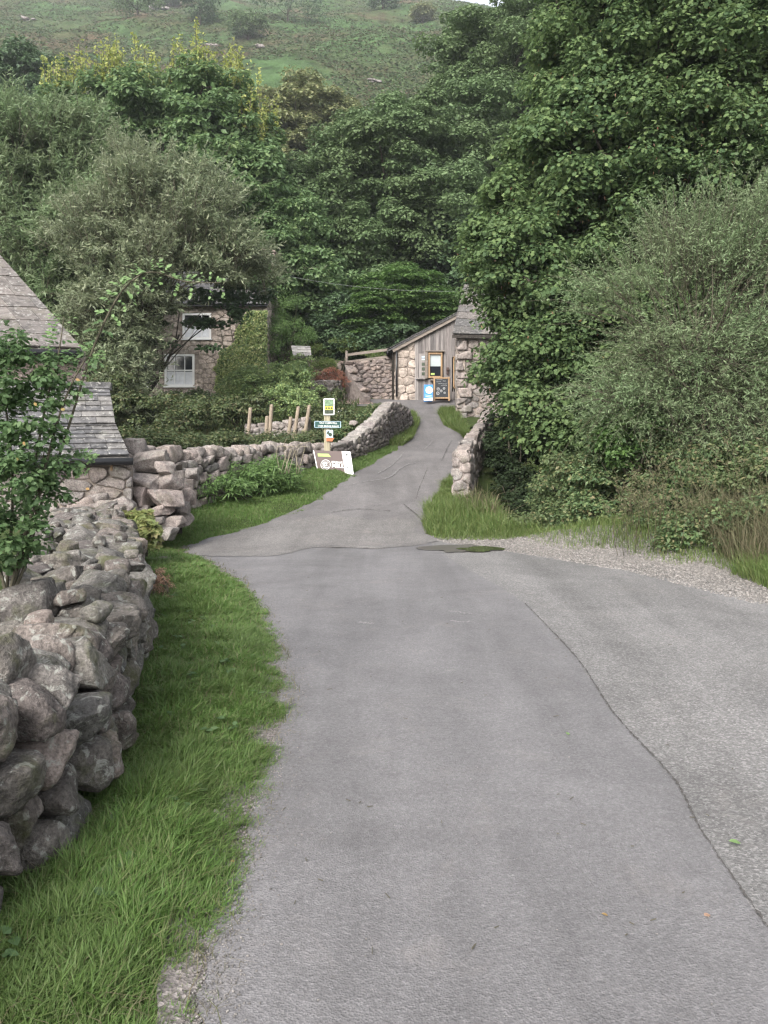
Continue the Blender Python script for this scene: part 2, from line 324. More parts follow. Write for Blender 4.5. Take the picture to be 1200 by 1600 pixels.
def ground_mat():
    t = NT('grassy soil', .95, .1)
    c = t.ramp(t.noise(2.2, 6, .65), [(.3, (.035, .04, .018)), (.5, (.05, .075, .022)), (.7, (.075, .075, .035))])
    t.col(c); t.bump(t.noise(18, 5), .6, .04); return t.m
M['ground'] = ground_mat()
def hill_mat():
    t = NT('bracken hillside', .95, .1)
    a = t.noise(.035, 6, .62, dist=.6); b = t.noise(.35, 6, .7)
    c = t.ramp(a, [(.36, (.115, .09, .055)), (.45, (.075, .095, .042)), (.55, (.065, .11, .042)), (.68, (.09, .16, .06))])
    c = t.mix(1., c, t.ramp(b, [(.32, .45), (.5, .95), (.66, 1.3)]), 'MULTIPLY')
    t.col(c); t.bump(b, 1., 1.2); return t.m
M['hill'] = hill_mat()
def tarmac(name, base, coarse, light, sc=1., wear=.5):
    t = NT(name, .86, .28)
    v = t.voro(150 * sc); vc = t.voro(150 * sc, out='Color')
    sp = t.n.new('ShaderNodeSeparateColor'); t.link(vc, sp.inputs[0])
    agg = t.ramp(sp.outputs[0], [(0, .55), (.5, .9), (.85, 1.3), (1, 1. + light)])
    c = t.mix(coarse, base, agg, 'MULTIPLY')
    c = t.mix(1., c, t.ramp(t.noise(46, 5, .8), [(.28, .76), (.5, 1.), (.72, 1.24)]), 'MULTIPLY')
    c = t.mix(1., c, t.ramp(t.noise(.75, 6, .6, dist=.8), [(.3, .84), (.5, 1.), (.7, 1.16)]), 'MULTIPLY')
    c = t.mix(1., c, t.ramp(t.noise(5.5, 5, .7), [(.3, .93), (.7, 1.07)]), 'MULTIPLY')
    c = t.mix(1., c, t.ramp(t.noise(1, 4, .6, vec=t.mapping((1.5, .16, 1)), dist=.4), [(.36, .88), (.62, 1.14)]), 'MULTIPLY')
    dots = t.ramp(t.voro(38), [(.0, 1.), (.045, 1.), (.07, 0.)])
    pick = t.ramp(t.voro(38, out='Color'), [(.0, 0.), (.68, 0.), (.8, 1.)])
    c = t.mix(t.math('MULTIPLY', dots, t.math('MULTIPLY', pick, .7)), c, (.42, .40, .36))
    dust = t.ramp(t.noise(1.7, 7, .75, dist=1.2), [(.55, 0.), (.75, 1.)])
    c = t.mix(t.math('MULTIPLY', dust, wear), c, (.33, .29, .265))
    t.col(c); t.bump(t.math('ADD', v, t.noise(70, 4, .8)), .55, .006 / sc); return t.m
M['tarmac'] = tarmac('worn tarmac', (.178, .171, .173), .32, .7, .85, .24)
M['tarmac_coarse'] = tarmac('coarse tarmac', (.194, .187, .182), .7, .9, .7, .2)
M['tarmac_worn'] = tarmac('broken tarmac', (.185, .175, .168), .7, .8, .6, .4)
M['tarmac_bridge'] = tarmac('bridge tarmac', (.168, .158, .156), .5, .6, .6, .3)
M['gravel_bed'] = tarmac('gravel', (.215, .198, .182), .7, .4, .4, .4)
M['edge_grit'] = tarmac('gritty road edge', (.185, .165, .155), .9, .9, .6, .35)
M['pebble'] = stone_mat('gravel stones', [(.20, .188, .175), (.29, .27, .25), (.155, .148, .14), (.33, .305, .285), (.235, .212, .195)], 0, 0, 4)
M['path_pink'] = tarmac('pinkish path', (.36, .27, .235), .8, .5, .3, .3)
M['crack_dark'] = simple('dark crack', (.10, .093, .088), .95, .1, .3, 90)
M['crack_light'] = simple('pale filled seam', (.27, .26, .255), .9, .1, .3, 40)
p_ = NT('puddle water', .05, .5); p_.col((.045, .046, .034)); p_.bump(p_.noise(9, 2), .02, .002); M['puddle'] = p_.m
t_ = NT('damp tarmac', .35, .4); t_.col((.11, .10, .094)); M['damp'] = t_.m

# ------------------------------------------------------------------ ground sheets
def gridmesh(name, xs, ys, zf, mat, kind='structure', sm=True):
    X, Y = np.meshgrid(xs, ys); Z = zf(X, Y); nx, ny = len(xs), len(ys); a = Acc()
    i = np.arange(ny - 1)[:, None] * nx; j = np.arange(nx - 1)[None]
    a.add(np.stack([X, Y, Z], -1), np.stack([i + j, i + j + 1, i + nx + j + 1, i + nx + j], -1).reshape(-1, 4), 0, sm)
    o = a.build(name, mat, origin=(0, 0, 0)); return tag(o, kind=kind)
xs = np.concatenate([np.linspace(-160, -16, 40)[:-1], np.arange(-16, -6, .4), np.arange(-6, 6, .12), np.arange(6, 16, .4), np.linspace(16, 160, 40)])
ys = np.concatenate([np.linspace(-120, -4, 20)[:-1], np.arange(-4, 40, .15), np.linspace(40, 70, 60)])
gridmesh('ground', xs, ys, ground_z, M['ground'])
def hill_z(X, Y):
    z0 = prof(58.) + .62 * (Y - 58); yc = np.clip(338 + (20 - X) * 1.1, 215, 470)
    z0 = np.where(Y < yc, z0, prof(58.) + .62 * (yc - 58) - .25 * (Y - yc))
    d = sstep(56, 90, Y)
    z0 = z0 + d * (4.2 * n2(X, Y, .022, 5, 3) * 1.2 + 1.5 * n2(X, Y, .11, 8, 4) + .55 * np.abs(n2(X, Y, .5, 9, 3)))
    return z0
hx = np.concatenate([np.linspace(-420, -150, 50)[:-1], np.linspace(-150, 60, 330)[:-1], np.linspace(60, 420, 60)])
hy = np.concatenate([np.linspace(57, 330, 420)[:-1], np.linspace(330, 520, 60)])
gridmesh('hillside', hx, hy, hill_z, M['hill'])

def strip(name, Ya, Yb, Lf, Rf, off, mat, dy=.12, dx=.22, kind='structure', amp=0., seed=0, wob=0., jag=0.):
    ys_ = np.arange(Ya, Yb + dy / 2, dy); l = Lf(ys_); r = Rf(ys_); n = max(3, int(np.max(r - l) / dx)); t = np.linspace(0, 1, n)
    if jag: l = l + jag * n2(ys_, ys_ * 0, 9., 5, 4)
    X = l[:, None] + (r - l)[:, None] * t; Y = np.repeat(ys_[:, None], n, 1)
    if wob: Y = Y + wob * n2(X, X * 0 + Ya, 1.1, 7, 5)
    Z = ground_z(X, Y) + off + amp * n2(X, Y, 2.2, seed)
    a = Acc(); i = np.arange(len(ys_) - 1)[:, None] * n; j = np.arange(n - 1)[None]
    a.add(np.stack([X, Y, Z], -1), np.stack([i + j, i + j + 1, i + n + j + 1, i + n + j], -1).reshape(-1, 4))
    return tag(a.build(name, mat, origin=(0, 0, 0)), kind=kind)
SEAM = np.array([(-4, 1.1), (2.6, 1.25), (3.23, 1.29), (3.77, 1.36), (4.65, 1.34), (5.88, 1.41), (7.84, 1.38), (8.8, 1.25), (9.3, 1.15), (10.4, .95), (11.5, .82), (13.6, .6)])
seam = lambda Y: np.interp(Y, SEAM[:, 0], SEAM[:, 1]) + .018 * n2(Y, Y * 0, 4., 21)
strip('road_margin', -4, 12.2, dy=.03, Lf=lambda Y: left_edge(Y) - .14, Rf=lambda Y: left_edge(Y) + .07 + .04 * n2(Y, Y * 0, 1.3, 31) + .03 * n2(Y, Y * 0, 9., 32), off=.0125, mat=M['edge_grit'])
strip('gravel_verge', 5.5, 13.2, lambda Y: right_edge(Y) - .25, lambda Y: right_edge(Y) + 3.4, .008, M['gravel_bed'])
strip('side_road', -4, 13.4, lambda Y: seam(Y) - .25, lambda Y: right_edge(Y), .012, M['tarmac_coarse'])
def road_r(Y): return seam(Y)
strip('road', -4, 13.4, left_edge, road_r, .016, M['tarmac'], dy=.04, dx=.15, jag=.035)
strip('bridge_road', 12.9, 34.4, lambda Y: left_edge(Y) + (.25 * sstep(13.6, 12.9, Y)), lambda Y: right_edge(Y), .019, M['tarmac_bridge'], amp=.0, dy=.06, dx=.1, wob=.25, jag=.03)
strip('worn_road_patch', 11.2, 14.6, lambda Y: left_edge(Y) + .12 + .12 * n2(Y, Y * 0, 3, 41), lambda Y: np.minimum(left_edge(Y) + 1.3 + 2.4 * sstep(11.1, 12.6, Y) + .35 * n2(Y, Y * 0, 1.8, 42), right_edge(Y) - .2), .0215, M['tarmac_worn'], dy=.06, dx=.08, wob=.45, jag=.1)
strip('path', 32.6, 37.5, lambda Y: -1.95 - .36 * (Y - 32.6) * 0 - .25 * (Y - 32.6), lambda Y: -.35 - .35 * (Y - 32.6), .04, M['path_pink'])
def ribbon(acc, pts, w, off, seed=0, n=60):
    P = curve(pts, n); T = np.gradient(P[:, :2], axis=0); T /= np.linalg.norm(T, axis=1)[:, None] + 1e-9; N = np.stack([-T[:, 1], T[:, 0]], 1)
    q = np.arange(n) * .7; ww = w * (.12 + 1.7 * np.abs(n2(q, q * 0, 1., seed))); ww[0] = ww[-1] = w * .1; jit = (w * .8) * n2(q, q * 0 + 5, 1.7, seed + 3)
    C = P[:, :2] + N * jit[:, None]; A = C + N * ww[:, None] / 2; B = C - N * ww[:, None] / 2
    V = np.concatenate([np.column_stack([A, ground_z(A[:, 0], A[:, 1]) + off]), np.column_stack([B, ground_z(B[:, 0], B[:, 1]) + off])])
    i = np.arange(n - 1); acc.add(V, np.stack([i, i + n, i + n + 1, i + 1], 1))
gp = lambda pts: [G(*p) for p in pts]
a = Acc(); S_ = [(x, y, 0) for y, x in SEAM[1:7]]
ribbon(a, S_, .009, .021, 3, 260)
ribbon(a, gp([(668, 733), (662, 748), (655, 765), (650, 782)]), .016, .024, 6); ribbon(a, gp([(346, 832), (380, 830), (432, 826)]), .018, .026, 7)
ribbon(a, gp([(630, 790), (650, 806), (670, 826)]), .018, .036, 8); ribbon(a, gp([(690, 722), (700, 700), (706, 690)]), .014, .036, 9)
ribbon(a, gp([(520, 803), (560, 798), (610, 801)]), .03, .036, 10)
tag(a.build('road_cracks', M['crack_dark'], origin=(0, 0, 0)), kind='structure')
a = Acc()
for k, L_ in enumerate([[(613, 706), (622, 706), (632, 708)], [(632, 708), (622, 719), (610, 730), (590, 742)], [(530, 762), (552, 758), (575, 754), (600, 751)], [(600, 751), (613, 745), (624, 735), (638, 727)], [(638, 727), (650, 725), (664, 724)], [(664, 703), (670, 697), (676, 690)]]):
    ribbon(a, gp(L_), .035, .034, 20 + k, 40)
for k, L_ in enumerate([[(700, 957), (725, 961), (752, 963)], [(704, 973), (722, 975), (736, 974)], [(640, 1018), (668, 1022)], [(560, 975), (585, 978)], [(695, 1052), (712, 1052)]]): ribbon(a, gp(L_), .035, .0175, 60 + k, 30)
tag(a.build('road_seams', M['crack_light'], origin=(0, 0, 0)), kind='structure')
# puddle
def blob(name, c, rx, ry, z, mat, seed):
    z = z + float(ground_z(c[0], c[1])) * 0
    th = np.linspace(0, 2 * np.pi, 48, endpoint=False); r = 1 + .30 * n2(np.cos(th), np.sin(th), 1.6, seed) + .12 * n2(np.cos(th), np.sin(th), 6., seed + 1)
    V = [(c[0], c[1], z)] + [(c[0] + rx * r[i] * math.cos(t), c[1] + ry * r[i] * math.sin(t), z) for i, t in enumerate(th)]
    a = Acc(); a.add(V, [(0, i + 1, (i + 1) % 48 + 1) for i in range(48)]); return tag(a.build(name, mat, origin=(0, 0, 0)), kind='structure')
blob('damp_patch', (1.12, 11.85, 0), .6, .42, .0245, M['damp'], 51); blob('puddle', (1.42, 11.75, 0), .32, .28, .027, M['puddle'], 52)

# ------------------------------------------------------------------ stones
def clip(poly, p, n):
    out = []; m = len(poly)
    d = [(q[0] - p[0]) * n[0] + (q[1] - p[1]) * n[1] for q in poly]
    for i in range(m):
        a_, b_ = poly[i], poly[(i + 1) % m]; da, db = d[i], d[(i + 1) % m]
        if da <= 0: out.append(a_)
        if (da < 0) != (db < 0) and da != db:
            t = da / (da - db); out.append((a_[0] + (b_[0] - a_[0]) * t, a_[1] + (b_[1] - a_[1]) * t))
    return out
def rubble(L, H, sw, sh, seed, jit=.28, asp=1.0, grow=0.):
    """cells of a coursed rubble pattern over 0..L x 0..H; grow makes lower courses taller"""
    rr = random.Random(seed); seeds = []; v = -sh * .3
    while v < H + sh:
        hh = sh * rr.uniform(.65, 1.4) * (1 + grow * (1 - v / H)); u = -rr.uniform(0, sw)
        while u < L + sw:
            ww = sw * rr.uniform(.5, 1.65); seeds.append((u + ww / 2, v + hh / 2 + rr.uniform(-jit, jit) * hh)); u += ww
        v += hh
    S = np.array(seeds); cells = []; k = sw / sh * .85
    for i, s in enumerate(S):
        D = (S - s) * np.array([1, k]); d2 = (D ** 2).sum(1); idx = np.argsort(d2)[1:17]
        poly = [(s[0] - 3 * sw, s[1] - 3 * sh), (s[0] + 3 * sw, s[1] - 3 * sh), (s[0] + 3 * sw, s[1] + 3 * sh), (s[0] - 3 * sw, s[1] + 3 * sh)]
        for j in idx:
            dv = (S[j] - s); nrm = (dv[0], dv[1] * k * k); poly = clip(poly, (s[0] + dv[0] / 2, s[1] + dv[1] / 2), nrm)
            if len(poly) < 3: break
        if len(poly) < 3: continue
        P = np.array(poly); c = P.mean(0)
        if -.02 * L - sw * .3 < c[0] < L + sw * .3 and c[1] > -sh * .2: cells.append(P)
    return cells
def stone_shape(P, depth, seed, K=20, Mr=5, gap=.012, e=.55, back=.12, rough=.12, rnd=2, chop=3):
    r_ = random.Random(seed); c = P.mean(0); th = np.linspace(0, 2 * np.pi, K, endpoint=False); d = np.stack([np.cos(th), np.sin(th)], 1)
    Rr = np.full(K, 9.); m = len(P)
    for i in range(m):
        A_ = P[i]; B_ = P[(i + 1) % m]; ed = B_ - A_; nn = np.array([ed[1], -ed[0]]); ln = np.linalg.norm(nn)
        if ln < 1e-6: continue
        nn /= ln; dist = (A_ - c) @ nn
        if dist < 0: nn = -nn; dist = -dist
        q = d @ nn; Rr = np.minimum(Rr, np.where(q > 1e-3, dist / np.maximum(q, 1e-3), 9.))
    for _ in range(rnd): Rr = (np.roll(Rr, 1) + 2 * Rr + np.roll(Rr, -1)) / 4
    Rr = np.maximum(Rr - gap, .5 * Rr); sz = Rr.mean()
    ph = np.linspace(0, np.pi / 2, Mr + 1)[1:]; lat = np.sin(ph) ** e; dep = np.cos(ph) ** e; dep[-1] = 0
    tilt = (r_.uniform(-.25, .25), r_.uniform(-.25, .25)); V = [(0, 0, depth)]
    for l_, dp in zip(lat, dep): V += [(Rr[i] * l_ * d[i, 0], Rr[i] * l_ * d[i, 1], depth * dp) for i in range(K)]
    V += [(Rr[i] * .92 * d[i, 0], Rr[i] * .92 * d[i, 1], -back) for i in range(K)]
    V = np.array(V); V[:, 2] += (V[:, 0] * tilt[0] + V[:, 1] * tilt[1]) * (V[:, 2] > 0) * .6
    for _ in range(chop):      # flat broken faces
        nn = np.array([r_.uniform(-1, 1), r_.uniform(-1, 1), r_.uniform(.5, 1.2)]); sc_ = np.array([sz, sz, max(depth, .3 * sz)]); nn /= np.linalg.norm(nn); q_ = (V / sc_) @ nn; V = V - np.outer(np.maximum(q_ - r_.uniform(.55, .95), 0) * .9, nn) * sc_
    N = V / (np.linalg.norm(V, axis=1)[:, None] + 1e-6)
    nz = fbm(V * (1.1 / sz) + r_.uniform(0, 99), seed % 1000, 4 if K > 16 else 3, .6); V = V + N * (nz * rough * sz)[:, None]
    V[:, :2] += c; i = np.arange(K); i2 = (i + 1) % K
    tri = np.stack([np.zeros(K, int), 1 + i, 1 + i2], 1); q = [np.stack([1 + j * K + i, 1 + (j + 1) * K + i, 1 + (j + 1) * K + i2, 1 + j * K + i2], 1) for j in range(Mr)]
    return V, tri, np.concatenate(q)
class Face:
    """maps (u along path, v up, w out) to the world; the path is a list of (x, y), outside on its right-hand side"""
    def __init__(s, pts, zb, n=200, straight=False):
        P = np.array(pts, float)
        if not straight and len(P) > 2: P = curve(np.column_stack([P, np.zeros(len(P))]), n)[:, :2]
        s.P = P; sg = np.linalg.norm(np.diff(P, axis=0), axis=1); s.u = np.concatenate([[0], np.cumsum(sg)]); s.L = s.u[-1]; s.zb = zb
        T = np.gradient(P, axis=0); T /= np.linalg.norm(T, axis=1)[:, None]; s.N = np.stack([T[:, 1], -T[:, 0]], 1)
    def at(s, u): return np.interp(u, s.u, s.P[:, 0]), np.interp(u, s.u, s.P[:, 1])
    def nrm(s, u): return np.interp(u, s.u, s.N[:, 0]), np.interp(u, s.u, s.N[:, 1])
    def map(s, V, batter=0.):
        u = np.clip(V[:, 0], 0, s.L); x, y = s.at(u); nx, ny = s.nrm(u); w = V[:, 2] - batter * V[:, 1]; ex = V[:, 0] - u
        x = x + nx * w - ny * ex; y = y + ny * w + nx * ex
        return np.column_stack([x, y, s.zb(x * 0 + u) + V[:, 1]])
def stone_face(acc, face, Hf, sw, sh, seed, depth=.07, K=20, Mr=5, gap=.012, e=.55, back=.12, rough=.12, jit=.28, holes=(), batter=0., mi=0, grow=0., rnd=2):
    us = np.linspace(0, face.L, 50); Hm = float(np.max(Hf(us)))
    for q, P in enumerate(rubble(face.L, Hm, sw, sh, seed, jit, grow=grow)):
        c = P.mean(0)
        if c[1] > Hf(np.array([c[0]]))[0] - sh * .1: continue
        if any(a0 - .25 * sw < c[0] < a1 + .25 * sw and b0 - .3 * sh < c[1] < b1 + .3 * sh for a0, b0, a1, b1 in holes): continue
        P = P.copy(); P[:, 0] = np.clip(P[:, 0], -.03, face.L + .03)
        for a0, b0, a1, b1 in holes:        # push corners out of the openings
            for p in P:
                if a0 < p[0] < a1 and b0 < p[1] < b1:
                    opts = [(p[0] - a0, 0, a0), (a1 - p[0], 0, a1), (p[1] - b0, 1, b0), (b1 - p[1], 1, b1)]; o_ = min(opts); p[o_[1]] = o_[2]
        if (P.max(0) - P.min(0)).min() < .03: continue
        rr = random.Random(seed * 999 + q)
        V, tri, qd = stone_shape(P, depth * rr.uniform(.55, 1.5), seed * 777 + q, K, Mr, gap, e, back, rough, rnd, 0 if back < .05 else 3)
        acc.addm(face.map(V, batter), [tri, qd], mi, True)
def core(acc, face, Hf, w0, w1, mi=1, n=60, zdrop=.2, batter=0.):
    u = np.linspace(0, face.L, n); H = Hf(u); z0 = face.zb(u)
    def row(w, z):
        x, y = face.at(u); nx, ny = face.nrm(u); return np.column_stack([x + nx * w, y + ny * w, z])
    rows = [row(w0, z0 - zdrop), row(w0 - batter * H, z0 + H), row(w1 + batter * H * .5, z0 + H), row(w1, z0 - zdrop)]
    V = np.concatenate(rows); i = np.arange(n - 1); fs = [np.stack([k * n + i, k * n + i + 1, (k + 1) * n + i + 1, (k + 1) * n + i], 1) for k in range(3)]
    acc.addm(V, [np.concatenate(fs), np.array([[0, n, 2 * n, 3 * n], [n - 1, 4 * n - 1, 3 * n - 1, 2 * n - 1]])], mi, False)
_cs = {}
def cubesphere(res):
    if res in _cs: return _cs[res]
    g = np.linspace(-1, 1, res + 1); V = []; Fs = []; idx = {}
    def vid(p):
        k = tuple(np.round(p, 5))
        if k not in idx: idx[k] = len(V); V.append(p)
        return idx[k]
    for ax in range(3):
        for sg in (-1, 1):
            gr = [[None] * (res + 1) for _ in range(res + 1)]
            for i in range(res + 1):
                for j in range(res + 1):
                    p = [0, 0, 0]; p[ax] = sg; p[(ax + 1) % 3] = g[i]; p[(ax + 2) % 3] = g[j]; gr[i][j] = vid(p)
            for i in range(res):
                for j in range(res):
                    f = [gr[i][j], gr[i + 1][j], gr[i + 1][j + 1], gr[i][j + 1]]; Fs.append(f if sg > 0 else f[::-1])
    V = np.array(V, float); _cs[res] = (V, np.array(Fs)); return _cs[res]
def rock(acc, c, size, seed, res=8, rot=None, boxy=.55, cuts=4, rough=.10, mi=0, smooth=True):
    V0, Fs = cubesphere(res); r_ = rng(seed); S = V0 / np.linalg.norm(V0, axis=1)[:, None]; V = S * (1 - boxy) + (V0 * .86) * boxy
    for _ in range(cuts):
        n = r_.normal(size=3); n /= np.linalg.norm(n); d = r_.uniform(.58, .88); q = V @ n; V = V - np.outer(np.maximum(q - d, 0) * .95, n)
    V = V + S * (fbm(V * 1.3 + r_.uniform(0, 50), seed % 997, 4, .55) * rough)[:, None]
    V = V * np.array(size) / 2.
    if rot is None: rot = eul(*(r_.uniform(-.15, .15, 2)), r_.uniform(-3, 3))
    acc.add(V @ rot.T + np.array(c), Fs, mi, smooth)

# ---- near dry stone wall
near = thing('dry_stone_wall', (-1.7, 4, 0), 'long dry stone wall of big rounded lichened boulders running beside the near grass verge', 'stone wall')
fW = Face([(x, y) for y, x in WF], lambda u: np.zeros_like(u) - .02)
HW = lambda u: np.interp(u, [0, 4, 6, 8, 10, 12.6], [.70, .70, .66, .68, .66, .66]) + .05 * n2(u, u * 0, 1.3, 19)
a = Acc(); stone_face(a, fW, HW, .215, .16, 5, .10, 40, 12, .013, .36, .22, .15,   .42, batter=.05, grow=.25, rnd=1)
core(a, fW, lambda u: HW(u) - .10, -.07, -.85, 1, batter=.05)
near_f = a.build('wall_face', [M['stone'], M['gap']], near)
a = Acc(); r_ = rng(12)
for row, (w0, zoff) in enumerate([(-.20, 0), (-.46, -.01), (-.72, -.02)]):
    u = .05
    while u < fW.L:
        big = u > 5.5
        L_ = r_.uniform(.26, .55) if big else r_.uniform(.18, .38); D_ = r_.uniform(.26, .40); Hh = r_.uniform(.18, .30) if not big else r_.uniform(.14, .24)
        uu = u + L_ / 2; x, y = fW.at(uu); nx, ny = fW.nrm(uu); ang = math.atan2(nx, -ny) + r_.uniform(-.25, .25)
        z = float(HW(np.array([uu]))[0]) + zoff + r_.uniform(-.05, .04)
        rock(a, (x + nx * w0, y + ny * w0, z), (L_ * 1.0, D_ * 1.05, Hh * 1.1), 300 + int(u * 97) + row * 1000, 16, eul(r_.uniform(-.35, .35), r_.uniform(-.35, .35), ang + r_.uniform(-.6, .6)), .68, 9, .08)
        u += L_ * r_.uniform(.8, 1.12)
    # small wedged stones
for q in range(60):
    uu = r_.uniform(.5, fW.L); w0 = r_.uniform(-.8, -.05); x, y = fW.at(uu); nx, ny = fW.nrm(uu); s_ = r_.uniform(.07, .15)
    rock(a, (x + nx * w0, y + ny * w0, float(HW(np.array([uu]))[0]) + r_.uniform(.02, .12)), (s_ * 1.3, s_, s_ * .8), 5000 + q, 6, None, .5, 4, .1)
a.build('coping', M['stone'], near)

# ---- tumbled boulders where the walls meet
pile_n = thing('boulder_wall_end', (-4.0, 12.4, 0), 'stub of piled square boulders between the slate lean-to and the grass', 'stone wall')
a = Acc()
bl = [(232, 722, 12.2, 62, 36), (262, 735, 12.0, 30, 26), (222, 754, 11.9, 60, 26), (268, 752, 12.0, 34, 30), (222, 775, 11.8, 26, 30), (258, 778, 11.8, 60, 26), (296, 776, 12.6, 24, 26),
      (222, 800, 11.7, 34, 22), (257, 796, 11.8, 34, 18), (285, 796, 12.2, 22, 20), (240, 816, 11.7, 40, 18), (272, 816, 11.8, 30, 18), (212, 700, 12.5, 30, 30), (205, 740, 12.2, 26, 30),
      (150, 778, 11.5, 66, 30), (165, 800, 11.4, 70, 30), (130, 800, 11.3, 50, 26), (196, 792, 11.4, 34, 36), (190, 822, 11.2, 44, 22), (150, 826, 11.0, 50, 26), (298, 742, 12.9, 26, 20), (292, 758, 12.8, 24, 18), (290, 812, 12.4, 26, 20),
      (185, 765, 11.6, 40, 20), (208, 815, 11.4, 30, 22), (232, 838, 11.5, 40, 24), (262, 834, 11.6, 34, 20)]
for k, (px, py, Y, w, h) in enumerate(bl):
    s_ = Y / FPX; rock(a, W(px, py, Y), (w * s_ * 1.10, .46, h * s_ * 1.2), 700 + k, 14, eul(random.uniform(-.1, .1), random.uniform(-.12, .12), random.uniform(-.35, .35)), .86, 7, .075)
a.build('boulders', M['stone_light'], pile_n)
a = Acc(); quadbox(a, W(135, 850, 12.0), W(285, 845, 12.7), W(285, 725, 12.8), W(135, 760, 12.1), .3); a.build('core', M['gap'], pile_n)

# ---- roadside wall from the boulders to the bridge
w2t = thing('roadside_wall', (-2.4, 16.5, .4), 'low rough stone wall with upright coping along the grass bank behind the brown sign', 'stone wall')
p2 = [(x, y) for y, x in W2[:6]]
def zf(face, lo=.25):
    def f(u):
        x, y = face.at(u); return prof(y) + .05 - 0 * lo
    return f
f2 = Face(p2, None); f2.zb = lambda u: prof(f2.at(u)[1]) - .05
H2 = lambda u: (CH - (np.interp(f2.at(u)[1], [13, 15, 16.5, 18.5, 20.5], [722, 718, 712, 704, 704]) - HY) * f2.at(u)[1] / FPX) - f2.zb(u)
a = Acc(); stone_face(a, f2, H2, .30, .17, 9, .07, 22, 6, .010, .4, .15, .13, .3, rnd=1); core(a, f2, lambda u: H2(u) - .04, -.04, -.42); a.build('wall_face', [M['stone_light'], M['gap']], w2t)
a = Acc(); r_ = rng(33); u = 0.
while u < f2.L:
    L_ = r_.uniform(.20, .34) if u > 1.6 else r_.uniform(.34, .55); uu = u + L_ / 2; x, y = f2.at(uu); nx, ny = f2.nrm(uu); top = float(f2.zb(np.array([uu]))[0] + H2(np.array([uu]))[0])
    hh = r_.uniform(.24, .36) if u > 1.6 else r_.uniform(.30, .42)
    rock(a, (x - nx * .2, y - ny * .2, top + hh * .22), (L_ * 1.05, .46, hh), 820 + int(u * 50), 8, eul(r_.uniform(-.15, .15), r_.uniform(-.3, .3), math.atan2(nx, -ny) + r_.uniform(-.2, .2)), .55, 4, .09)
    u += L_ * .95
a.build('coping', M['stone_light'], w2t)

# ---- bridge parapets
def parapet(t, pts, topf, seed, sw, sh, thick, mat, depth=.05, copL=(.3, .55)):
    """topf(Y) -> z of the top; both faces and both ends are stone faced"""
    c = Face(pts, None); x, y = c.at(c.u); N = c.N; h_ = thick / 2
    A_ = np.stack([x + N[:, 0] * h_, y + N[:, 1] * h_], 1); B_ = np.stack([x - N[:, 0] * h_, y - N[:, 1] * h_], 1)
    loops = [A_, np.stack([A_[-1], B_[-1]]), B_[::-1], np.stack([B_[0], A_[0]])]; a = Acc()
    for k, Lp in enumerate(loops):
        f = Face([tuple(p) for p in Lp], None, straight=True)
        f.zb = (lambda f: lambda u: prof(f.at(u)[1]) - .25)(f)
        stone_face(a, f, (lambda f: lambda u: topf(f.at(u)[1]) - f.zb(u))(f), sw, sh, seed + k, depth, 18, 4, .007, .4, .1, .13, .3, rnd=0)
    c.zb = lambda u: prof(c.at(u)[1]) - .4
    core(a, c, lambda u: topf(c.at(u)[1]) - c.zb(u) - .03, h_ - .02, -h_ + .02, 0)
    a.build('wall_face', [mat, M['gap']], t)
    a = Acc(); r_ = rng(seed); u = 0.
    while u < c.L:
        L_ = r_.uniform(*copL); uu = min(u + L_ / 2, c.L); x, y = c.at(uu); nx, ny = c.nrm(uu); z = float(topf(y)); dz = float(topf(y + .3) - topf(y - .3)) / .6
        rock(a, (x, y, z + .03), (L_ * 1.12, thick * 1.12, .2), seed * 10 + int(u * 40), 7, eul(r_.uniform(-.06, .06), -math.atan(dz) * .9 + r_.uniform(-.08, .08), math.atan2(nx, -ny)), .65, 4, .07)
        u += L_ * .97
    a.build('coping', M['stone_light'] if mat is not M['stone_bridge'] else M['stone_cope'], t)
M['stone_cope'] = stone_mat('parapet coping stone', [(.29, .265, .24), (.36, .33, .305), (.31, .27, .255)], .5, .25)
tL = lambda Y: CH - (np.interp(Y, [20, 21, 22.5, 24, 25.3, 26.2, 27, 28.4], [702, 694, 668, 647, 633, 634, 642, 668]) - HY) * Y / FPX
pl = thing('bridge_parapet', (-.2, 24, 1.4), 'humped stone parapet curving up the left side of the packhorse bridge', 'bridge parapet')
parapet(pl, [(-1.25, 20.2), (-.85, 21.4), (-.45, 22.6), (-.12, 24), (.12, 25.2), (.42, 26.3), (.70, 27.3), (.86, 28.4)], tL, 61, .26, .13, .42, M['stone_bridge'])
tR = lambda Y: CH - (np.interp(Y, [15.5, 16, 17.5, 19.5, 22, 24.5, 27, 29.5], [714, 711, 698, 684, 666, 648, 640, 632]) - HY) * Y / FPX
pr = thing('bridge_parapet', (2.3, 20, .8), 'narrow right-hand bridge parapet topped by blocky pale stones, disappearing behind the sycamore', 'bridge parapet')
parapet(pr, PRM, tR, 71, .32, .18, .30, M['stone_light'], .05, (.34, .5))

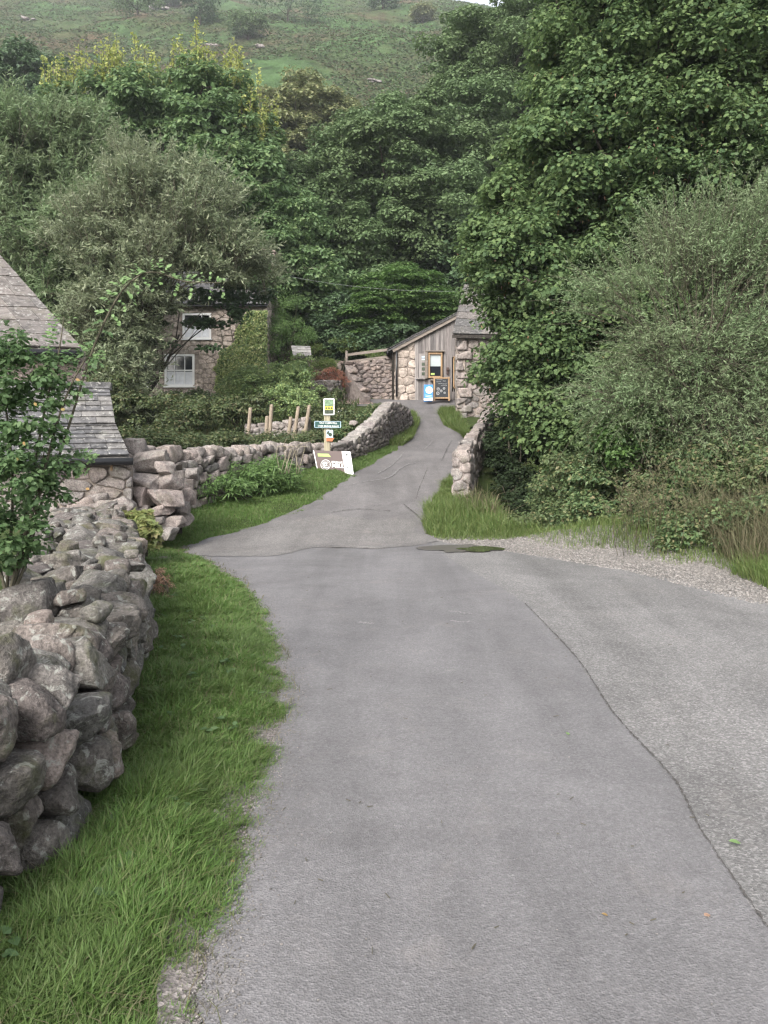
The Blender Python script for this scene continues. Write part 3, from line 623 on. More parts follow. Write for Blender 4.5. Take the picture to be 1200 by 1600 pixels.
# ------------------------------------------------------------------ slate roofs and buildings
def slate_roof(acc, A_, B_, C_, D_, rows, sw, seed, th=.018, mi=0, lift=.03):
    """A bottom left, B bottom right, C top right, D top left"""
    A_, B_, C_, D_ = map(np.array, (A_, B_, C_, D_)); n = np.cross(B_ - A_, D_ - A_); n /= np.linalg.norm(n); r_ = random.Random(seed)
    hs_ = np.linspace(1.35, .7, rows); ts = np.concatenate([[0], np.cumsum(hs_)]); ts /= ts[-1]
    for k in range(rows):
        t0 = max(ts[k] - .004, 0); t1 = min(ts[k + 1] + .9 * (ts[k + 1] - ts[k]), 1.0); w = np.linalg.norm(B_ - A_); s = 0.
        while s < 1:
            ds = sw / w * r_.uniform(.6, 1.5) * hs_[k]; e_ = min(s + ds, 1.)
            if 1 - e_ < .3 * sw / w: e_ = 1.
            def P(s_, t_, l_): L0 = A_ + (D_ - A_) * t_; R0 = B_ + (C_ - B_) * t_; return L0 + (R0 - L0) * s_ + n * l_
            g = .0035 / w; j = r_.uniform(-.02, .015) * (ts[1] - ts[0]) * 4; l0 = lift + r_.uniform(-.004, .008); tt = max(0, t0 + j) if k else t0
            p = [P(s + g, tt, l0), P(e_ - g, tt + r_.uniform(-.003, .003), l0 + r_.uniform(-.004, .004)), P(e_ - g, t1, .004), P(s + g, t1, .004)]
            hexa(acc, p + [q + n * th for q in p], mi); s = e_
def stone_wall_quad(t, name, p0, p1, zb, zt, sw, sh, seed, mat, holes=(), topf=None, K=16, Mr=3, depth=.03, gap=.008):
    f = Face([p0, p1], lambda u: u * 0 + zb, straight=True); a = Acc()
    Hf = topf or (lambda u: u * 0 + (zt - zb))
    stone_face(a, f, Hf, sw, sh, seed, depth, K, Mr, gap, .22, .02, .07, .22, holes=holes, rnd=0)
    # mortar backing with the openings cut out
    us = sorted({0, f.L, *[h[0] for h in holes], *[h[2] for h in holes]}); 
    for u0, u1 in zip(us[:-1], us[1:]):
        cuts_ = sorted((h[1], h[3]) for h in holes if h[0] < (u0 + u1) / 2 < h[2]); v = 0.
        segs = []
        for b0, b1 in cuts_: segs.append((v, b0)); v = b1
        segs.append((v, None))
        for v0, v1 in segs:
            q = []
            for uu, hh in ((u0, v0), (u1, v0), (u1, v1), (u0, v1)):
                h2 = float(Hf(np.array([uu]))[0]) if hh is None else hh; q.append((uu, h2))
            V = np.array([[uu, hh, w] for w in (-.30, .004) for uu, hh in q]); a.add(f.map(V), BF, 1, False)
    return a.build(name, [mat, M['mortar']], t)
def sash(t, px0, py0, px1, py1, Y, cols=3, rows=2, name='window', mat='white', fw=.07, dep=.12, stagger=False):
    A_ = W(px0, py1, Y); B_ = W(px1, py0, Y); cx, cz = (A_[0] + B_[0]) / 2, (A_[2] + B_[2]) / 2; w, h = B_[0] - A_[0], B_[2] - A_[2]; yy = Y + .05
    a = Acc()
    for sx in (-1, 1): box(a, (cx + sx * (w - fw) / 2, yy, cz), (fw, dep, h), bev=.006)
    for sz in (-1, 1): box(a, (cx, yy + .003, cz + sz * (h - fw) / 2), (w - 2 * fw, dep, fw), bev=.006)
    box(a, (cx, yy - .045, cz - h / 2 - .02), (w + .08, .2, .05), bev=.006)
    for i in range(1, cols): box(a, (cx - w / 2 + w * i / cols, yy - .006, cz), (.032, .05, h - 2 * fw))
    for j in range(1, rows): box(a, (cx, yy - .009, cz - h / 2 + h * j / rows), (w - 2 * fw, .05, .05))
    f = a.build(name, M[mat], t)
    a = Acc(); box(a, (cx, yy + .03, cz), (w - .02, .012, h - .02)); a.build('pane', M['glass'], f)
    return f

# cottage
SY = 35 / FPX
cot = thing('cottage', (-9, 37, 3.3), 'tan stone cottage with white sash windows and ivied corner behind the willows', 'cottage')
cx0, cx1, cz0, cz1 = -13.4, -5.12, 2.9, 7.55
wins = [(285, 489, 330, 530), (257, 553, 304, 604), (188, 558, 232, 606), (205, 492, 240, 530)]
holes = [((p0 - 600) * SY - cx0, CH - (q1 - HY) * SY - cz0, (p1 - 600) * SY - cx0, CH - (q0 - HY) * SY - cz0) for p0, q0, p1, q1 in wins]
stone_wall_quad(cot, 'front_wall', (cx0, 35), (cx1, 35), cz0, cz1, .36, .2, 14, M['stone_cot'], holes)
stone_wall_quad(cot, 'gable_wall', (cx1, 35), (cx1, 40.5), cz0, cz1, .4, .22, 15, M['stone_cot'], topf=lambda u: (cz1 - cz0) + 1.9 - np.abs(u - 2.75) * .69)
for k, q in enumerate(wins):
    f = sash(cot, *q, 35, 3, 2, fw=.10)
    if k < 2: a = Acc(); A_ = W(q[0], q[3], 35); B_ = W(q[2], q[1], 35); hh_ = (B_[2] - A_[2]) * .42; box(a, ((A_[0] + B_[0]) / 2, 35.066, A_[2] + hh_ / 2 + .06), (B_[0] - A_[0] - .16, .01, hh_)); a.build('curtain', M['curtain'], f)
a = Acc(); slate_roof(a, (cx0 - .2, 34.75, cz1 + .0), (cx1 + .12, 34.75, cz1 + .0), (cx1 + .12, 37.75, cz1 + 2.05), (cx0 - .2, 37.75, cz1 + 2.05), 12, .42, 3)
slate_roof(a, (cx1 + .12, 40.75, cz1), (cx0 - .2, 40.75, cz1), (cx0 - .2, 37.75, cz1 + 2.05), (cx1 + .12, 37.75, cz1 + 2.05), 10, .6, 4)
quadbox(a, (cx0 - .1, 34.8, cz1 - .02), (cx1 + .05, 34.8, cz1 - .02), (cx1 + .05, 37.75, cz1 + 2.0), (cx0 - .1, 37.75, cz1 + 2.0), .06)
rf = a.build('roof', M['slate_blue'], cot)
a = Acc(); box(a, (-5.5, 37.75, cz1 + 2.3), (.75, .7, 1.2), bev=.02); box(a, (-5.5, 37.75, cz1 + 2.95), (.86, .82, .12), bev=.02)
for dx in (-.17, .17): tube(a, [(-5.5 + dx, 37.75, cz1 + 3.0), (-5.5 + dx, 37.75, cz1 + 3.2)], .1, 10)
a.build('chimney', stone_mat('chimney stone', [(.42, .33, .30), (.46, .36, .32)], .2, 0), rf)
a = Acc(); tube(a, [(cx0, 34.78, cz1 - .05), (cx1, 34.78, cz1 - .05)], .035, 8); a.build('gutter', M['black'], cot)

# slate outbuilding in the left foreground
ob = thing('slate_outbuilding', (-6.2, 13, 0), 'low stone outbuilding with mottled slate main roof and lean-to at left edge', 'outbuilding')
a = Acc(); E_ = W(128, 547, 13.0); E0 = W(-190, 536, 12.0); T1 = W(-62, 330, 16.9); T0 = W(-330, 322, 15.6)
slate_roof(a, E0, E_, T1, T0, 16, .25, 8, .022); quadbox(a, E0, E_, T1, T0, .1)
a.build('roof', M['slate_warm'], ob)
a = Acc(); P0 = W(203, 715, 11.2); P1 = W(-260, 722, 10.5); Q0 = W(171, 606, 12.4); Q1 = W(-260, 604, 11.7)
mid = lambda A_, B_, t: A_ + (B_ - A_) * t
Mr0 = mid(P0, Q0, .5) - np.array([.05, 0, .07]); Ml = mid(P1, Q1, .5) - np.array([.0, 0, .07])
slate_roof(a, P1, P0, Mr0, Ml, 7, .23, 9, .022, 0, .04); slate_roof(a, Ml, Mr0, Q0, Q1, 8, .22, 10, .022, 0, .04)
quadbox(a, P1, P0, Mr0, Ml, .06); quadbox(a, Ml, Mr0, Q0, Q1, .06)
box(a, mid(Q0, Q1, .5) + np.array([0, .1, .04]), (np.linalg.norm(Q0 - Q1), .16, .13), rotz(math.atan2((Q0 - Q1)[1], (Q0 - Q1)[0])), bev=.01)
a.build('lean_to_roof', M['slate_blue'], ob)
a = Acc(); g0 = P0 + np.array([.07, -.08, -.05]); g1 = P1 + np.array([0, -.08, -.05]); tube(a, [g0, g1], .052, 10); gt = a.build('gutter', M['black'], ob)
a = Acc(); bq = P0 + np.array([-.25, -.02, -.1]); box(a, bq, (.02, .05, .16)); a.build('bracket', M['frame_orange'], gt)
a = Acc(); tube(a, [E_ + np.array([.05, -.06, -.07]), E0 + np.array([0, -.06, -.07])], .055, 10); a.build('gutter', M['black'], ob)
stone_wall_quad(ob, 'lower_wall', tuple((P1 + np.array([0, .22, 0]))[:2]), tuple((P0 + np.array([-.06, .22, 0]))[:2]), -.3, P0[2] - .02, .36, .2, 21, M['stone_light'], K=16, Mr=4, depth=.05)
stone_wall_quad(ob, 'upper_wall', tuple((E0 + np.array([0, .28, 0]))[:2]), tuple((E_ + np.array([-.04, .28, 0]))[:2]), 1.6, E_[2] - .03, .34, .16, 22, M['stone_barn'], K=14, Mr=4, depth=.04)
a = Acc(); e1 = E_ + np.array([-.04, .28, 0]); t1 = T1 + np.array([0, 0, -.1])
V = np.array([(P0[0] - .06, P0[1] + .22, -.3), (Q0[0] - .1, Q0[1], -.3), (Q0[0] - .12, Q0[1], Q0[2] - .04), (P0[0] - .06, P0[1] + .22, P0[2] - .05)])
a.add(V, [(0, 1, 2, 3)], 0, False); V = np.array([(e1[0], e1[1], 1.2), (t1[0] + .1, t1[1], 1.2), tuple(t1 + np.array([.02, 0, 0])), tuple(e1)]); a.add(V, [(0, 1, 2, 3)], 0, False)
a.build('side_wall', M['stone_barn'], ob)

# wooden shed at the end of the lane
SS = 34 / FPX
sh = thing('timber_shed', (2.2, 35.5, 3.37), 'weathered plank tea shed with stone corner and sloping roof at the top of the lane', 'shed')
def S(px, py, dy=0.): return W(px, py, 34) + np.array([0, dy, 0])
zr = lambda px: CH - (np.interp(px, [600, 612, 740, 800], [551, 545, 477, 445]) - HY) * SS
stone_wall_quad(sh, 'stone_corner', (S(617, 0)[0], 34), (S(648, 0)[0], 34), 3.2, 5.6, .42, .32, 31, M['stone_cot'], topf=lambda u: np.interp(u, [0, .85], [zr(617) - 3.2 - .18, zr(648) - 3.2 - .18]), K=14, depth=.04)
a = Acc(); r_ = random.Random(4); px = 648.
HS = [(663, 549, 694, 593), (705, 558, 722, 612)]
while px < 760:
    w = r_.uniform(2.6, 4.6); x0, x1 = (px - 600) * SS, (px + w - .35 - 600) * SS; xm = px + w / 2; zt = zr(xm) - .2; dy = r_.uniform(-.018, .018)
    segs = [(3.36, zt)]
    for h0, k0, h1, k1 in HS:
        if h0 < xm < h1: segs = [(3.36, S(0, k1)[2]), (S(0, k0)[2], zt)]
    for z0, z1 in segs:
        q = np.array([(x0, 33.96 + dy, z0), (x1, 33.96 + dy, z0), (x1, 34.0, z0), (x0, 34.0, z0), (x0, 33.96 + dy, z1), (x1, 33.96 + dy, z1), (x1, 34.0, z1), (x0, 34.0, z1)]); a.add(q, BF, 0, False)
    if r_.random() < .35:
        box(a, (x1 + .005, 33.945, (3.4 + zt) / 2) if not (655 < xm < 700) else (x1, 33.945, (S(0, 549)[2] + zt) / 2), (.03, .04, (zt - 3.4) if not (655 < xm < 700) else zt - S(0, 549)[2]))
    px += w
a.build('plank_cladding', M['oak'], sh)
a = Acc(); quadbox(a, (.95, 34.03, 3.3), (5, 34.03, 3.3), (5, 34.03, zr(740)), (.95, 34.03, zr(640) - .12), .03); box(a, (.46, 36, 4.3), (.25, 4, 2.2)); a.build('backing', M['gap'], sh)
a = Acc(); b0 = np.array([S(613, 0)[0], 33.85, zr(613) - .10]); b1 = np.array([S(745, 0)[0], 33.85, zr(745) - .10]); dv = b1 - b0
box(a, (b0 + b1) / 2, (np.linalg.norm(dv), .07, .2), eul(0, -math.atan2(dv[2], dv[0]), 0), bev=.008); a.build('bargeboard', M['beam'], sh)
a = Acc(); A0 = np.array([S(606, 0)[0], 33.78, zr(606)]); B0 = np.array([S(745, 0)[0], 33.78, zr(745)])
slate_roof(a, A0 + np.array([0, 5, .02]), A0 + np.array([0, 0, .02]), B0 + np.array([0, 0, .02]), B0 + np.array([0, 5, .02]), 9, .4, 12); quadbox(a, A0 + np.array([0, 5, 0]), A0, B0, B0 + np.array([0, 5, 0]), .05); a.build('roof', M['slate_blue'], sh)
a = Acc(); tube(a, [S(619.5, 541, -.12), S(619.5, 620, -.12)], .045, 10); tube(a, [S(606, 551, -.1) , S(606, 551, -.1) + np.array([0, 5, 0])], .06, 8); a.build('downpipe', M['black'], sh)
wf = None
a = Acc()
for (x0, x1, y0, y1) in [(669, 691, 551, 554), (669, 691, 588, 591)]: box(a, (S((x0 + x1) / 2, 0)[0], 33.93, S(0, (y0 + y1) / 2)[2]), ((x1 - x0) * SS, .1, (y1 - y0) * SS), bev=.005)
for x0, x1 in [(669, 671.6), (688.4, 691)]: box(a, (S((x0 + x1) / 2, 0)[0], 33.933, S(0, 571)[2]), ((x1 - x0) * SS, .1, 34 * SS), bev=.005)
wf = a.build('window', M['frame_orange'], sh)
a = Acc(); box(a, (S(680, 0)[0], 33.98, S(0, 571)[2]), (17 * SS, .01, 34 * SS)); a.build('pane', M['glass'], wf)
a = Acc(); box(a, (S(680, 0)[0], 33.965, S(0, 563)[2]), (16.6 * SS, .01, 19 * SS)); a.build('blind', M['blind'], wf)
a = Acc(); box(a, (S(676, 0)[0], 33.963, S(0, 584.5)[2]), (6 * SS, .01, 3 * SS)); a.build('sticker', M['lime'], wf)
a = Acc(); box(a, (S(666, 0)[0], 33.9, S(0, 571)[2]), (4 * SS, .16, 42 * SS), bev=.008); box(a, (S(679, 0)[0], 33.9, S(0, 549)[2]), (30 * SS, .18, 2 * SS), bev=.008); box(a, (S(684, 0)[0], 33.87, S(0, 594)[2]), (24 * SS, .2, 2.4 * SS), bev=.008); a.build('window_surround', M['beam'], sh)
a = Acc(); box(a, (S(659, 0)[0], 33.9, S(0, 572)[2]), (9.5 * SS, .05, 38 * SS), bev=.006); box(a, (S(657, 0)[0], 33.88, S(0, 592)[2]), (15 * SS, .12, 1.6 * SS)); nb = a.build('shutter', M['oak'], sh)
a = Acc(); box(a, (S(661, 0)[0], 33.868, S(0, 558)[2]), (4.6 * SS, .008, 2.2 * SS)); box(a, (S(661, 0)[0], 33.868, S(0, 562)[2]), (4.6 * SS, .008, 2 * SS)); a.build('notice', M['pale_blue'], nb)
a = Acc()
for yy in (569.5, 577, 584.5): box(a, (S(661, 0)[0], 33.868, S(0, yy)[2]), (4.6 * SS, .008, 5 * SS))
a.build('louvre', M['photo_dark'], nb)
a = Acc(); box(a, (S(699, 0)[0], 33.88, S(0, 577)[2]), (4 * SS, .12, 5 * SS), bev=.01); box(a, (S(699, 0)[0], 33.9, S(0, 583)[2]), (2.6 * SS, .1, 4 * SS), bev=.01); a.build('letter_box', M['brown_board'], sh)
a = Acc(); box(a, (S(708.8, 0)[0], 33.93, S(0, 582)[2]), (1.8 * SS, .1, 50 * SS)); box(a, (S(714, 0)[0], 33.93, S(0, 606)[2]), (12 * SS, .1, 2 * SS)); box(a, (S(714, 0)[0], 33.93, S(0, 559)[2]), (12 * SS, .1, 2 * SS)); dr = a.build('doorway_frame', M['frame_orange'], sh)
a = Acc(); box(a, (S(714.5, 0)[0], 33.97, S(0, 582)[2]), (9.5 * SS, .02, 46 * SS)); a.build('pane', M['glass'], dr)
a = Acc(); box(a, (S(713.5, 0)[0], 33.95, S(0, 571)[2]), (7 * SS, .008, 14 * SS)); a.build('poster', M['teal'], dr)
a = Acc(); box(a, (S(713.5, 0)[0], 33.95, S(0, 591)[2]), (6 * SS, .008, 20 * SS)); a.build('poster', M['pale_blue'], dr)

# mill building
ml = thing('mill_building', (6, 31, 1), 'grey rubble stone mill with slate roof half hidden by the sycamore', 'mill')
m0 = (2.70, 29.6); m1 = (10.5, 30.6)
stone_wall_quad(ml, 'front_wall', m0, m1, .4, 5.6, .44, .24, 41, M['stone_light'], K=14, Mr=3, depth=.05, gap=.014)
stone_wall_quad(ml, 'side_wall', (3.35, 33.6), m0, .4, 5.6, .44, .24, 42, M['stone_light'], K=10, depth=.04)
a = Acc(); r_ = random.Random(3); z = 1.0; k = 0
while z < 5.2:
    h = r_.uniform(.26, .42); w = .62 if k % 2 else .42; rock(a, (m0[0] + w / 2 - .05, m0[1] + .1, z + h / 2), (w, .5, h * 1.04), 60 + k, 7, rotz(.12), .95, 3, .05); z += h; k += 1
a.build('quoins', M['stone_light'], ml)
a = Acc(); A0 = np.array([2.5, 29.25, 5.5]); B0 = np.array([10.6, 30.25, 5.5]); C0 = np.array([11.2, 33.3, 7.95]); D0 = np.array([3.22, 32.5, 7.95])
slate_roof(a, A0, B0, C0, D0, 9, .5, 44, .03, 0, .045); quadbox(a, A0, B0, C0, D0, .12); quadbox(a, D0 + 0, C0 + 0, B0 + np.array([1, 6.5, 0]), A0 + np.array([1, 7, 0]), .12); a.build('roof', M['slate_warm'], ml)

# ---- retaining wall, fence, gate, shelter
def free_wall(name, label, pts, topz, basez, seed, mat, sw=.3, sh=.16, thick=.4, K=12, cap=True):
    t = thing(name, (pts[0][0], pts[0][1], float(basez(np.array([0.]))[0])), label, 'stone wall'); f = Face(pts, basez, n=60)
    Hf = lambda u: topz(u) - basez(u); a = Acc(); stone_face(a, f, Hf, sw, sh, seed, .05, 16, 4, .008, .38, .08, .12, .3, rnd=0); core(a, f, lambda u: Hf(u) - .02, -.03, -thick, 0)
    a.build('wall_face', [mat, M['gap']], t); a = Acc(); r_ = rng(seed); u = 0.
    while u < f.L and cap:
        L_ = r_.uniform(.25, .45); uu = min(u + L_ / 2, f.L); x, y = f.at(uu); nx, ny = f.nrm(uu); z = float(basez(np.array([uu]))[0] + Hf(np.array([uu]))[0])
        rock(a, (x - nx * thick / 2, y - ny * thick / 2, z + .02), (L_ * 1.1, thick * 1.1, .2), seed * 31 + int(u * 30), 6, eul(0, r_.uniform(-.1, .1), math.atan2(nx, -ny)), .6, 4, .08); u += L_
    if cap: a.build('coping', mat, t)
    return t
free_wall('retaining_wall', 'curved pinkish retaining wall below the wooden rail fence, left of the shed', [(-.55, 32.95), (-1.05, 33.5), (-1.25, 34.1), (-.9, 34.55), (-.2, 34.6), (.55, 34.55)],
          lambda u: np.interp(u, [0, .7, 1.4, 1.9, 4], [3.45, 4.3, 4.95, 5.0, 5.25]), lambda u: u * 0 + 3.1, 51, M['stone_barn'])
fe = thing('rail_fence', (-.7, 35, 4.9), 'two-rail wooden fence above the retaining wall', 'fence')
for px, p0, p1 in ((541.5, 548, 592), (611, 543, 566)): a = Acc(); A_ = W(px, p1, 35.1); B_ = W(px, p0, 35.1); box(a, (A_ + B_) / 2, (.10, .10, B_[2] - A_[2]), bev=.01); a.build('post', M['beam'], fe)
for y0, y1 in ((554.5, 545.5), (566, 556.5)):
    a = Acc(); A_ = W(543, y0, 35.0); B_ = W(613, y1, 35.0); d = B_ - A_; box(a, (A_ + B_) / 2, (np.linalg.norm(d), .045, .12), eul(0, -math.atan2(d[2], d[0]), 0), bev=.006); a.build('rail', M['beam'], fe)
gt_ = thing('field_gate', (-4.0, 44, 8.8), 'old yellowish wooden field gate in the shade under the trees', 'gate')
a = Acc()
for yy in (467, 472, 477, 482): A_ = W(468, yy + 1, 44); B_ = W(508, yy, 44); d = B_ - A_; box(a, (A_ + B_) / 2, (np.linalg.norm(d), .03, .085), eul(0, -math.atan2(d[2], d[0]), 0))
d = W(508, 467, 44) - W(470, 482, 44); box(a, (W(508, 467, 43.96) + W(470, 482, 43.96)) / 2, (np.linalg.norm(d), .03, .07), eul(0, -math.atan2(d[2], d[0]), 0)); a.build('rails', M['paleboard'], gt_)
for px in (467, 509): a = Acc(); A_ = W(px, 490, 44); B_ = W(px, 462, 44); box(a, (A_ + B_) / 2, (.13, .13, B_[2] - A_[2]), bev=.01); a.build('post', M['paleboard'], gt_)
free_wall('bank_wall', 'shaded dry stone wall on the bank just below the field gate', [(-4.9, 43.2), (-4, 43.3), (-2.9, 43.2)], lambda u: u * 0 + 8.9, lambda u: u * 0 + 7.2, 53, M['stone_barn'], .4, .2)
free_wall('terrace_wall', 'tumbled stone terrace wall and steps right of the slate-topped shelter', [(-3.4, 37.2), (-2.6, 37.4), (-2.0, 37.3)], lambda u: u * 0 + 5.3, lambda u: u * 0 + 3.4, 54, M['stone_barn'], .4, .2)
free_wall('garden_wall', 'low mossy garden wall below the red flowered plant', [(-3.2, 32.6), (-2.4, 32.4), (-1.95, 32.5), (-1.75, 33.0)], lambda u: u * 0 + 4.0, lambda u: u * 0 + 2.8, 55, M['stone_bridge'], .3, .15)
shl = thing('slate_topped_shelter', (-3.5, 34, 4.3), 'tiny open shelter with a pale stone-slate roof among garden plants', 'shelter')
a = Acc(); A_ = W(458, 557, 33.6); B_ = W(487, 558, 33.6); C_ = W(485, 542, 34.3); D_ = W(455, 541, 34.3); slate_roof(a, A_, B_, C_, D_, 4, .3, 77, .03, 0, .03); quadbox(a, A_, B_, C_, D_, .06); a.build('roof', slate('pale slate', [(.38, .36, .34), (.28, .26, .25), (.44, .42, .39)]), shl)
for px in (460, 482): a = Acc(); A_ = W(px, 600, 33.9); B_ = W(px, 556, 33.9); box(a, (A_ + B_) / 2, (.09, .09, B_[2] - A_[2]), bev=.008); a.build('post', M['beam'], shl)
free_wall('stub_wall', 'short piled stone wall standing behind the leaning wooden stakes', [(-4.45, 25.6), (-3.5, 25.8), (-2.45, 25.6)], lambda u: np.interp(u, [0, 1, 2], [2.05, 2.15, 2.3]), lambda u: u * 0 + .9, 57, M['stone_light'], .26, .15)

# stakes
stk = [(386, 676, 391, 637), (414, 680, 417, 650), (420, 680, 424, 632), (449, 674, 454, 651), (457, 680, 466, 635), (475, 668, 483, 633), (471, 682, 474, 671)]
slab = ['leaning wooden stake at the left end of the row, in front of the stub wall', 'shorter straight stake hard against the tallest one', 'tallest upright wooden stake in front of the stub wall',
        'short stubby stake against the right half of the stub wall', 'thick tall stake leaning right in front of the stub wall', 'stake leaning furthest right, beside the picture sign post', 'tiny low stake stump nearest the sign post']
for (x0, y0, x1, y1), lb in zip(stk, slab):
    a = Acc(); A_ = W(x0, y0 + 18, 24); B_ = W(x1, y1, 24); d = B_ - A_; L_ = np.linalg.norm(d); r0 = .058 if y0 - y1 > 12 else .048
    P = np.array([A_ + d * t for t in (0, .3, .6, .97, 1.)]); P[1:4, 0] += .008; tube(a, P, [r0, r0, r0 * .97, r0 * .95, r0 * .8], 10)
    tag(a.build('wooden_stake', M['post']), lb, 'stake', 'wooden stakes in the garden bed')

# ------------------------------------------------------------------ signs
def text(s, size, pos, mat, parent, name='lettering', rot=None, align='CENTER', extr=.0015, bold=0.0, sx=1.):
    cu = bpy.data.curves.new('t', 'FONT'); cu.body = s; cu.size = size; cu.align_x = align; cu.align_y = 'CENTER'; cu.extrude = extr; cu.offset = bold; cu.resolution_u = 2
    o = bpy.data.objects.new('t', cu); COL.objects.link(o); dg = bpy.context.evaluated_depsgraph_get(); me = bpy.data.meshes.new_from_object(o.evaluated_get(dg)); bpy.data.objects.remove(o)
    V = np.array([v.co[:] for v in me.vertices]); fl = {}
    for p in me.polygons: fl.setdefault(len(p.vertices), []).append(list(p.vertices))
    V[:, 0] *= sx; R0 = np.array([[1, 0, 0], [0, 0, -1], [0, 1, 0]], float); V = V @ R0.T
    if rot is not None: V = V @ rot.T
    a = Acc(); a.addm(V + np.array(pos), [np.array(q) for q in fl.values()], 0, False); return a.build(name, mat, parent)
def disc(acc, c, r, t, rot, k=28, ring=None):
    th = np.linspace(0, 2 * np.pi, k, endpoint=False)
    if ring is None:
        V = np.array([[r * math.cos(q), s, r * math.sin(q)] for s in (-t / 2, t / 2) for q in th]); acc.addm(V @ rot.T + c, [np.array([list(range(k)), [2 * k - 1 - i for i in range(k)]]), np.array([(i + k, (i + 1) % k + k, (i + 1) % k, i) for i in range(k)])], 0, False)
    else:
        V = np.array([[q_ * math.cos(q), s, q_ * math.sin(q)] for s in (-t / 2, t / 2) for q_ in (r, ring) for q in th]); fs = []
        for i in range(k):
            j = (i + 1) % k; fs += [(i, i + k, j + k, j), (2 * k + i, 2 * k + j, 3 * k + j, 3 * k + i), (i, j, 2 * k + j, 2 * k + i), (k + i, 3 * k + i, 3 * k + j, k + j)]
        acc.add(V @ rot.T + c, fs, 0, False)
# brown mill sign, a skewed board leaning on the bank
YS = 19.2; q = YS / FPX
bs = thing('mill_sign', W(521, 745, YS), 'large brown and white tilted direction board on the grass bank', 'sign')
def SB(u, v, w=0.):      # u,v in 0..1 over the board
    A_, B_, C_, D_ = W(497, 740, YS), W(553, 743.5, YS - .12), W(547.5, 705.5, YS), W(489.5, 703.5, YS + .12)
    P = (A_ * (1 - u) + B_ * u) * (1 - v) + (D_ * (1 - u) + C_ * u) * v; n = np.cross(B_ - A_, D_ - A_); n /= np.linalg.norm(n); return P + n * w
def patch(acc, u0, u1, v0, v1, w=.003, t=.004, sh=0., mi=0):
    q_ = [SB(u0, v0, w), SB(u1 + sh, v0, w), SB(u1, v1, w), SB(u0, v1, w)]; quadbox(acc, *q_, t, mi)
a = Acc(); patch(a, 0, 1, 0, 1, 0, .018); a.build('board', M['brown_board'], bs)
a = Acc(); patch(a, .765, 1.0, -.015, 1.0, .006, .005); a.build('white_panel', M['white'], bs); a = Acc(); patch(a, -.005, .018, -.0, 1.0, .006, .02); a.build('edge_strip', M['white'], bs)
a = Acc(); patch(a, .10, .40, .74, .87, .006, .004, .05); a.build('green_band', M['lime'], bs); a = Acc(); patch(a, .50, .70, .03, .07, .006, .004); a.build('green_footer', M['lime'], bs)
ex = SB(1, .5) - SB(0, .5); ex /= np.linalg.norm(ex); ez = SB(.5, 1) - SB(.5, 0); ez -= ex * (ez @ ex); ez /= np.linalg.norm(ez); ey = np.cross(ez, ex); RS = np.column_stack([ex, ey, ez])
a = Acc(); disc(a, SB(.265, .40, .008), 8.0 * q, .004, RS, ring=7.3 * q); disc(a, SB(.265, .40, .008), 5.8 * q, .003, RS, ring=5.4 * q)
for k, (du, dv, w_, h_) in enumerate([(.22, .45, 2.6, 3.6), (.29, .46, 3.4, 3.0), (.26, .36, 5.5, 1.4), (.265, .29, 8.5, 1.0), (.21, .36, 2.0, 2.0)]): box(a, SB(du, dv, .009), (w_ * q, .003, h_ * q), RS @ eul(0, .3 * math.sin(k * 2.1), 0))
a.build('round_emblem', M['white'], bs)
text('MILL', 9.0 * q, SB(.60, .375, .006), M['white'], bs, rot=RS, bold=.0035, sx=1.12); text('ESKDALE', 4.0 * q, SB(.59, .525, .006), M['white'], bs, rot=RS, bold=.001, sx=1.1)
a = Acc(); box(a, SB(.89, .86, .010), (2.6 * q, .003, 3.0 * q), RS @ eul(0, .4, 0)); a.build('pictogram', M['dark_print'], bs); a = Acc(); box(a, SB(.86, .22, .010), (1.1 * q, .003, 3.6 * q), RS); box(a, SB(.86, .33, .010), (2.6 * q, .003, 1.5 * q), RS @ eul(0, .5, 0))
a.build('pictogram', M['dark_print'], bs)
for u_ in (.85, .90, .955): a = Acc(); box(a, SB(u_, .13, .010), (1.5 * q, .003, 1.6 * q), RS); a.build('pictogram', M['dark_print'], bs)
a = Acc(); box(a, SB(.875, .74, .010), (4.5 * q, .002, .45 * q), RS); a.build('text_line', M['dark_print'], bs)
for u_ in (.15, .72): 
    a = Acc(); P = SB(u_, .02, -.05); box(a, (P[0], P[1] + .05, P[2] - .12), (.045, .045, .5), bev=.004); a.build('leg', M['paleboard'], bs)

# post with notice board, finger board and picture plates
YP = 19.6; q = YP / FPX
ps = thing('sign_post', W(510, 735, YP), 'square pale wooden post carrying notice board, green finger sign and picture plates', 'sign post')
a = Acc(); A_ = W(511.5, 742, YP); B_ = W(511.5, 640, YP); box(a, (A_ + B_) / 2, (9.4 * q, 9.4 * q, B_[2] - A_[2]), bev=.01); a.build('post', M['paleboard'], ps)
c = W(514.5, 636, YP) + np.array([0, -.1, 0]); a = Acc()
box(a, c, (17.5 * q, .03, 26 * q), bev=.012); fr = a.build('notice_board', M['white'], ps)
def plate(px, py, w, h, mat, par, name, dy=-.118): a = Acc(); box(a, W(px, py, YP) + np.array([0, dy, 0]), (w * q, .004, h * q)); return a.build(name, M[mat], par)
plate(514.5, 635.5, 14, 22, 'dark_print', fr, 'border', -.1165); plate(514.5, 630, 12.6, 9, 'photo_green', fr, 'picture', -.120); plate(514.5, 638, 12.6, 5.6, 'yellow', fr, 'picture', -.120); plate(514.5, 644, 12.6, 5.2, 'photo_dark', fr, 'picture', -.120)
a = Acc()
for k in range(3): disc(a, W(510.5 + 4 * k, 638, YP) + np.array([0, -.124, 0]), 1.5 * q, .003, np.eye(3), 12)
a.build('print', M['photo_dark'], fr)
